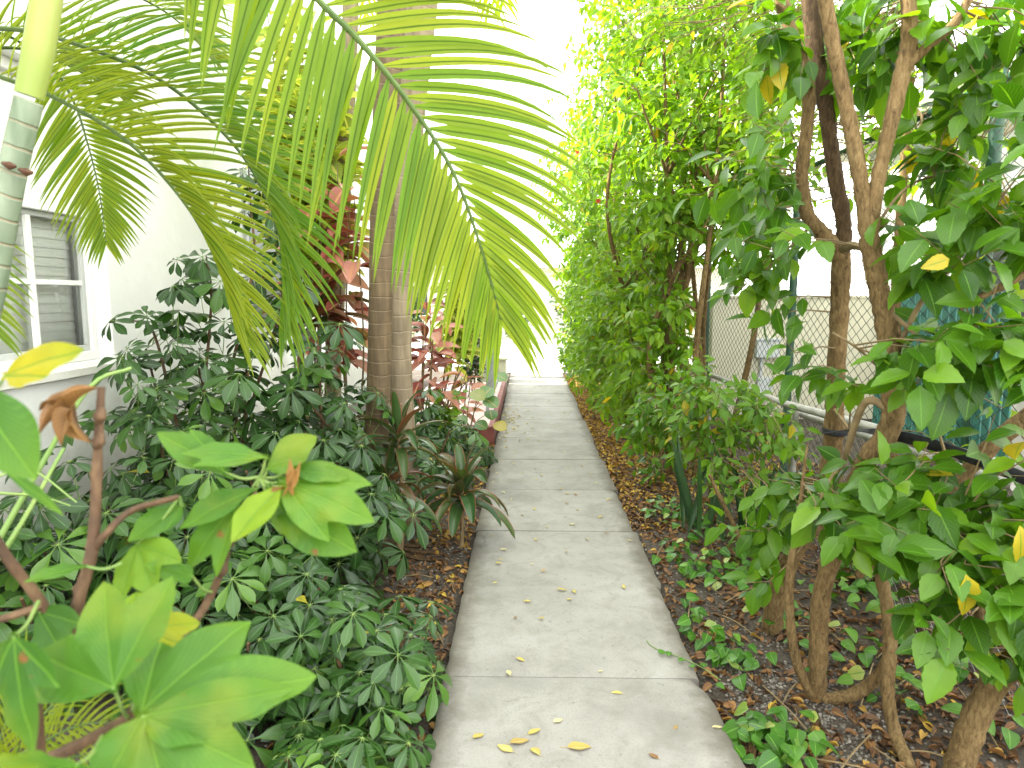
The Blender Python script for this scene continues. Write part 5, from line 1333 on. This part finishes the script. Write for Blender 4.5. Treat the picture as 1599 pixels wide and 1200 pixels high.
# pebbles
pk = []
for k in range(2200):
    pk.append((abs(R.normal(.25, .22)) + .82, R.normal(2.45, .35)))
for k in range(2200):
    pk.append((R.uniform(.75, 2.0), R.uniform(2, 6)))
for k in range(1400):
    pk.append((PX0 - .04 - abs(R.normal(0, .25)), R.uniform(1.8, 5.5)))
pk = np.array(pk)
ph = np.linspace(0, math.pi, 5); th = np.linspace(0, 2 * math.pi, 8)
G = np.stack([np.outer(np.sin(ph), np.cos(th)), np.outer(np.sin(ph), np.sin(th)), np.outer(np.cos(ph), np.ones(8)) * .6], -1)
i = np.arange(40).reshape(5, 8); q = np.stack([i[:-1, :-1], i[1:, :-1], i[1:, 1:], i[:-1, 1:]], -1).reshape(-1, 4)
tp = dict(v=G.reshape(-1, 3), uv=np.zeros((40, 2)), l=q.ravel(), c=np.full(len(q), 4))
peb = scatter('gravel', tp, M_STONE, pk, .0075, R, lambda p: R.random(len(p)), 'stuff', .3, .001)
tag(peb, 'small grey pebbles on the bare soil', 'gravel', None, 'stuff')
m = MB()
for k in range(70):
    x = R.uniform(.8, 2.2) if k < 50 else R.uniform(-.9, -.4); y = R.uniform(1.9, 5.5); a = R.uniform(0, 3.14); l = R.uniform(.06, .2)
    z = float(bedz(x, y)) + .015
    m.tube([(x - l * math.cos(a), y - l * math.sin(a), z), (x, y, z + .012), (x + l * math.cos(a), y + l * math.sin(a), z)], .003, 5, sub=3)
tag(m.build('dead_twigs', M_TWIG), 'broken dry twigs strewn over the soil', 'twigs', None, 'stuff')

# surface roots at the palm foot
m = MB()
for k in range(6):
    a = D2R(-75 + 18 * k); b0 = np.array(b1)
    m.tube([b0 + np.array([0, 0, .10]), b0 + np.array([math.cos(a) * .14, math.sin(a) * .14, .04]), b0 + np.array([math.cos(a) * .34, math.sin(a) * .34, .005]), b0 + np.array([math.cos(a + .2) * .5, math.sin(a + .2) * .5, -.02])], [.022, .016, .012, .008], 7, sub=5, wob=.06)
palm1 = [o for o in bpy.data.objects if o.get('label', '').startswith('grey ringed palm trunk')][0]
_part(m, 'root', M_BARKD, palm1, True, 0)

# leaves lying on the path, one object each
spec = [(835, 1077 + 67, 24, .55, .5, 'curled yellow leaf with its stalk lying nearest the left edge of the near path'),
        (905, 1168, 40, .45, 0, 'large ragged yellow leaf lying in the middle at the bottom of the path'),
        (812, 1160, 34, .35, .3, 'crumpled tan leaf lying left of the large ragged yellow leaf'),
        (788, 1170, 30, .75, 2.6, 'flat pale yellow leaf lying beside the crumpled tan leaf'),
        (835, 1174, 26, .6, 2.2, 'narrow yellow leaf just right of the crumpled tan leaf'),
        (748, 1150, 24, .5, .7, 'folded ochre leaf lying by the left edge of the nearest slab'),
        (872, 1127, 20, 1.0, .6, 'cream coloured leaf lying alone on the nearest slab'),
        (878, 922, 18, .5, 0, 'yellow leaf lying in the middle of the path just past a joint'),
        (1020, 1182, 18, .02, 2.5, 'dark red brown leaf lying at the lower right of the path'),
        (962, 1083, 20, .7, 3.0, 'pale yellow leaf lying right of the middle of the path'),
        (1120, 1137, 18, .95, 0, 'pale leaf at the right edge of the nearest slab'),
        (1055, 1137, 14, .25, 1.0, 'tan leaf near the right side of the nearest slab')]
FG = 'leaves fallen on the path'
lm = {}


def leafmesh(rv, seed):
    Rr = np.random.default_rng(seed); t = strip_leaf(8, Rr.uniform(.4, .56), .42, .9, Rr.uniform(.0, .35), Rr.uniform(-.12, .12), serr=.03, wave=Rr.uniform(.0, .04))
    mb = MB(); vv = t['v'].copy(); vv[:, 1] -= .5; vv[:, 2] -= vv[:, 2].min()
    mb.add(vv, t['l'], t['c'], t['uv'], rv)
    mb.tube([(0, -.5, .03), (.02, -.68, .04), (-.02, -.82, .02)], .012, 4, rv)
    return mb


def lay(px, py, sz, rv, rot, label, group, seed):
    p = atz(px, py, .031)
    o = leafmesh(rv, seed).build('fallen_leaf', M_FALLEN)
    o.location = p; o.rotation_euler = (random.uniform(-.08, .08), random.uniform(-.08, .08), rot - math.pi / 2)
    o.scale = (sz,) * 3
    tag(o, label, 'leaf', group); return o


for k, (px, py, w_, rv, rot, lab) in enumerate(spec):
    p = atz(px, py, .03); lay(px, min(py, 1196), w_ * .85 / F * np.linalg.norm(p - CAM), rv, rot, lab, FG, 200 + k)
base = [leafmesh(rv, 300 + k).build('fallen_leaf', M_FALLEN) for k, rv in enumerate((.1, .25, .45, .55, .65, .75, .9, 1.0))]
R = np.random.default_rng(17)
cnt = 0
for k in range(150):
    y = 2.6 + 10.5 * R.random() ** .9
    x = R.uniform(PX0 + .05, PX1 - .05)
    if y > 7 and R.random() < .6: x = (PX0 + .06 + abs(R.normal(0, .2))) if R.random() < .6 else (PX1 - .05 - abs(R.normal(0, .12)))
    x = min(max(x, PX0 + .04), PX1 - .04)
    j = int(R.integers(0, 8))
    o = base[j] if (base[j].get('label') is None) else base[j].copy()
    if o is not base[j]: COL.objects.link(o)
    o.location = (x, y, .033); o.rotation_euler = (R.uniform(-.1, .1), R.uniform(-.1, .1), R.uniform(0, 6.28)); o.scale = (R.uniform(.024, .046),) * 3
    tag(o, 'small faded yellow or brown leaf scattered along the concrete path', 'leaf', 'small leaves scattered along the path')
# drift of yellow leaves at the kerb
for k in range(60):
    j = int(R.integers(2, 7)); o = base[j].copy(); COL.objects.link(o)
    o.location = (PX0 + .03 + abs(R.normal(0, .14)), R.normal(8.6, .6), .034); o.rotation_euler = (R.uniform(-.15, .15), R.uniform(-.15, .15), R.uniform(0, 6.28)); o.scale = (R.uniform(.04, .06),) * 3
    tag(o, 'small yellow leaf in the drift by the red kerb', 'leaf', 'yellow leaves drifted by the kerb')

# ------------------------------------------------------------------ light
SUN_EL, SUN_AZ = 31.0, -80.0          # azimuth: degrees clockwise from +Y
wd = bpy.data.worlds.new('World'); sc.world = wd; wd.use_nodes = True
nt = wd.node_tree; bg = nt.nodes['Background']
sky = nt.nodes.new('ShaderNodeTexSky'); sky.sky_type = 'NISHITA'; sky.sun_disc = False
sky.sun_elevation = D2R(SUN_EL); sky.sun_rotation = D2R(SUN_AZ)
sky.air_density = 1.0; sky.dust_density = 4.0; sky.ozone_density = 0.6
# thin bright cloud over most of the sky
tc = nt.nodes.new('ShaderNodeTexCoord')
nz = nt.nodes.new('ShaderNodeTexNoise'); nz.inputs['Scale'].default_value = 2.2; nz.inputs['Detail'].default_value = 6
nt.links.new(tc.outputs['Generated'], nz.inputs['Vector'])
cm = ramp(nt, nz.outputs[0], [(0.25, (.55, .55, .55)), (0.6, (.92, .92, .92))])
mixw = mixc(nt, cm, sky.outputs[0], (6.2, 6.2, 6.0))
nt.links.new(mixw, bg.inputs[0]); bg.inputs[1].default_value = 0.15
sl = bpy.data.lights.new('sun', 'SUN'); sl.energy = 3.6; sl.angle = D2R(0.9); sl.color = (1.0, 0.95, 0.86)
so = bpy.data.objects.new('sun', sl); COL.objects.link(so)
d = Vector((math.sin(D2R(SUN_AZ)) * math.cos(D2R(SUN_EL)), math.cos(D2R(SUN_AZ)) * math.cos(D2R(SUN_EL)), math.sin(D2R(SUN_EL))))
so.rotation_euler = d.to_track_quat('Z', 'Y').to_euler()

cam = bpy.data.cameras.new('camera'); co = bpy.data.objects.new('camera', cam); COL.objects.link(co)
co.location = CAM; co.rotation_euler = (math.pi / 2 - PITCH, 0, YAW)
cam.sensor_width = 36; cam.lens = F / W * 36; cam.clip_start = 0.05; cam.clip_end = 2000
cam.dof.use_dof = True; cam.dof.focus_distance = 4.2; cam.dof.aperture_fstop = 4.5
sc.camera = co

vs = sc.view_settings
sc.display_settings.display_device = 'sRGB'
vs.view_transform = 'Standard'; vs.look = 'None'; vs.exposure = 2.85; vs.gamma = 1.0
cy = sc.cycles
sc.render.engine = 'CYCLES'
cy.max_bounces = 8; cy.diffuse_bounces = 4; cy.glossy_bounces = 3; cy.transmission_bounces = 6; cy.transparent_max_bounces = 8
cy.sample_clamp_indirect = 8.0
cy.use_denoising = True
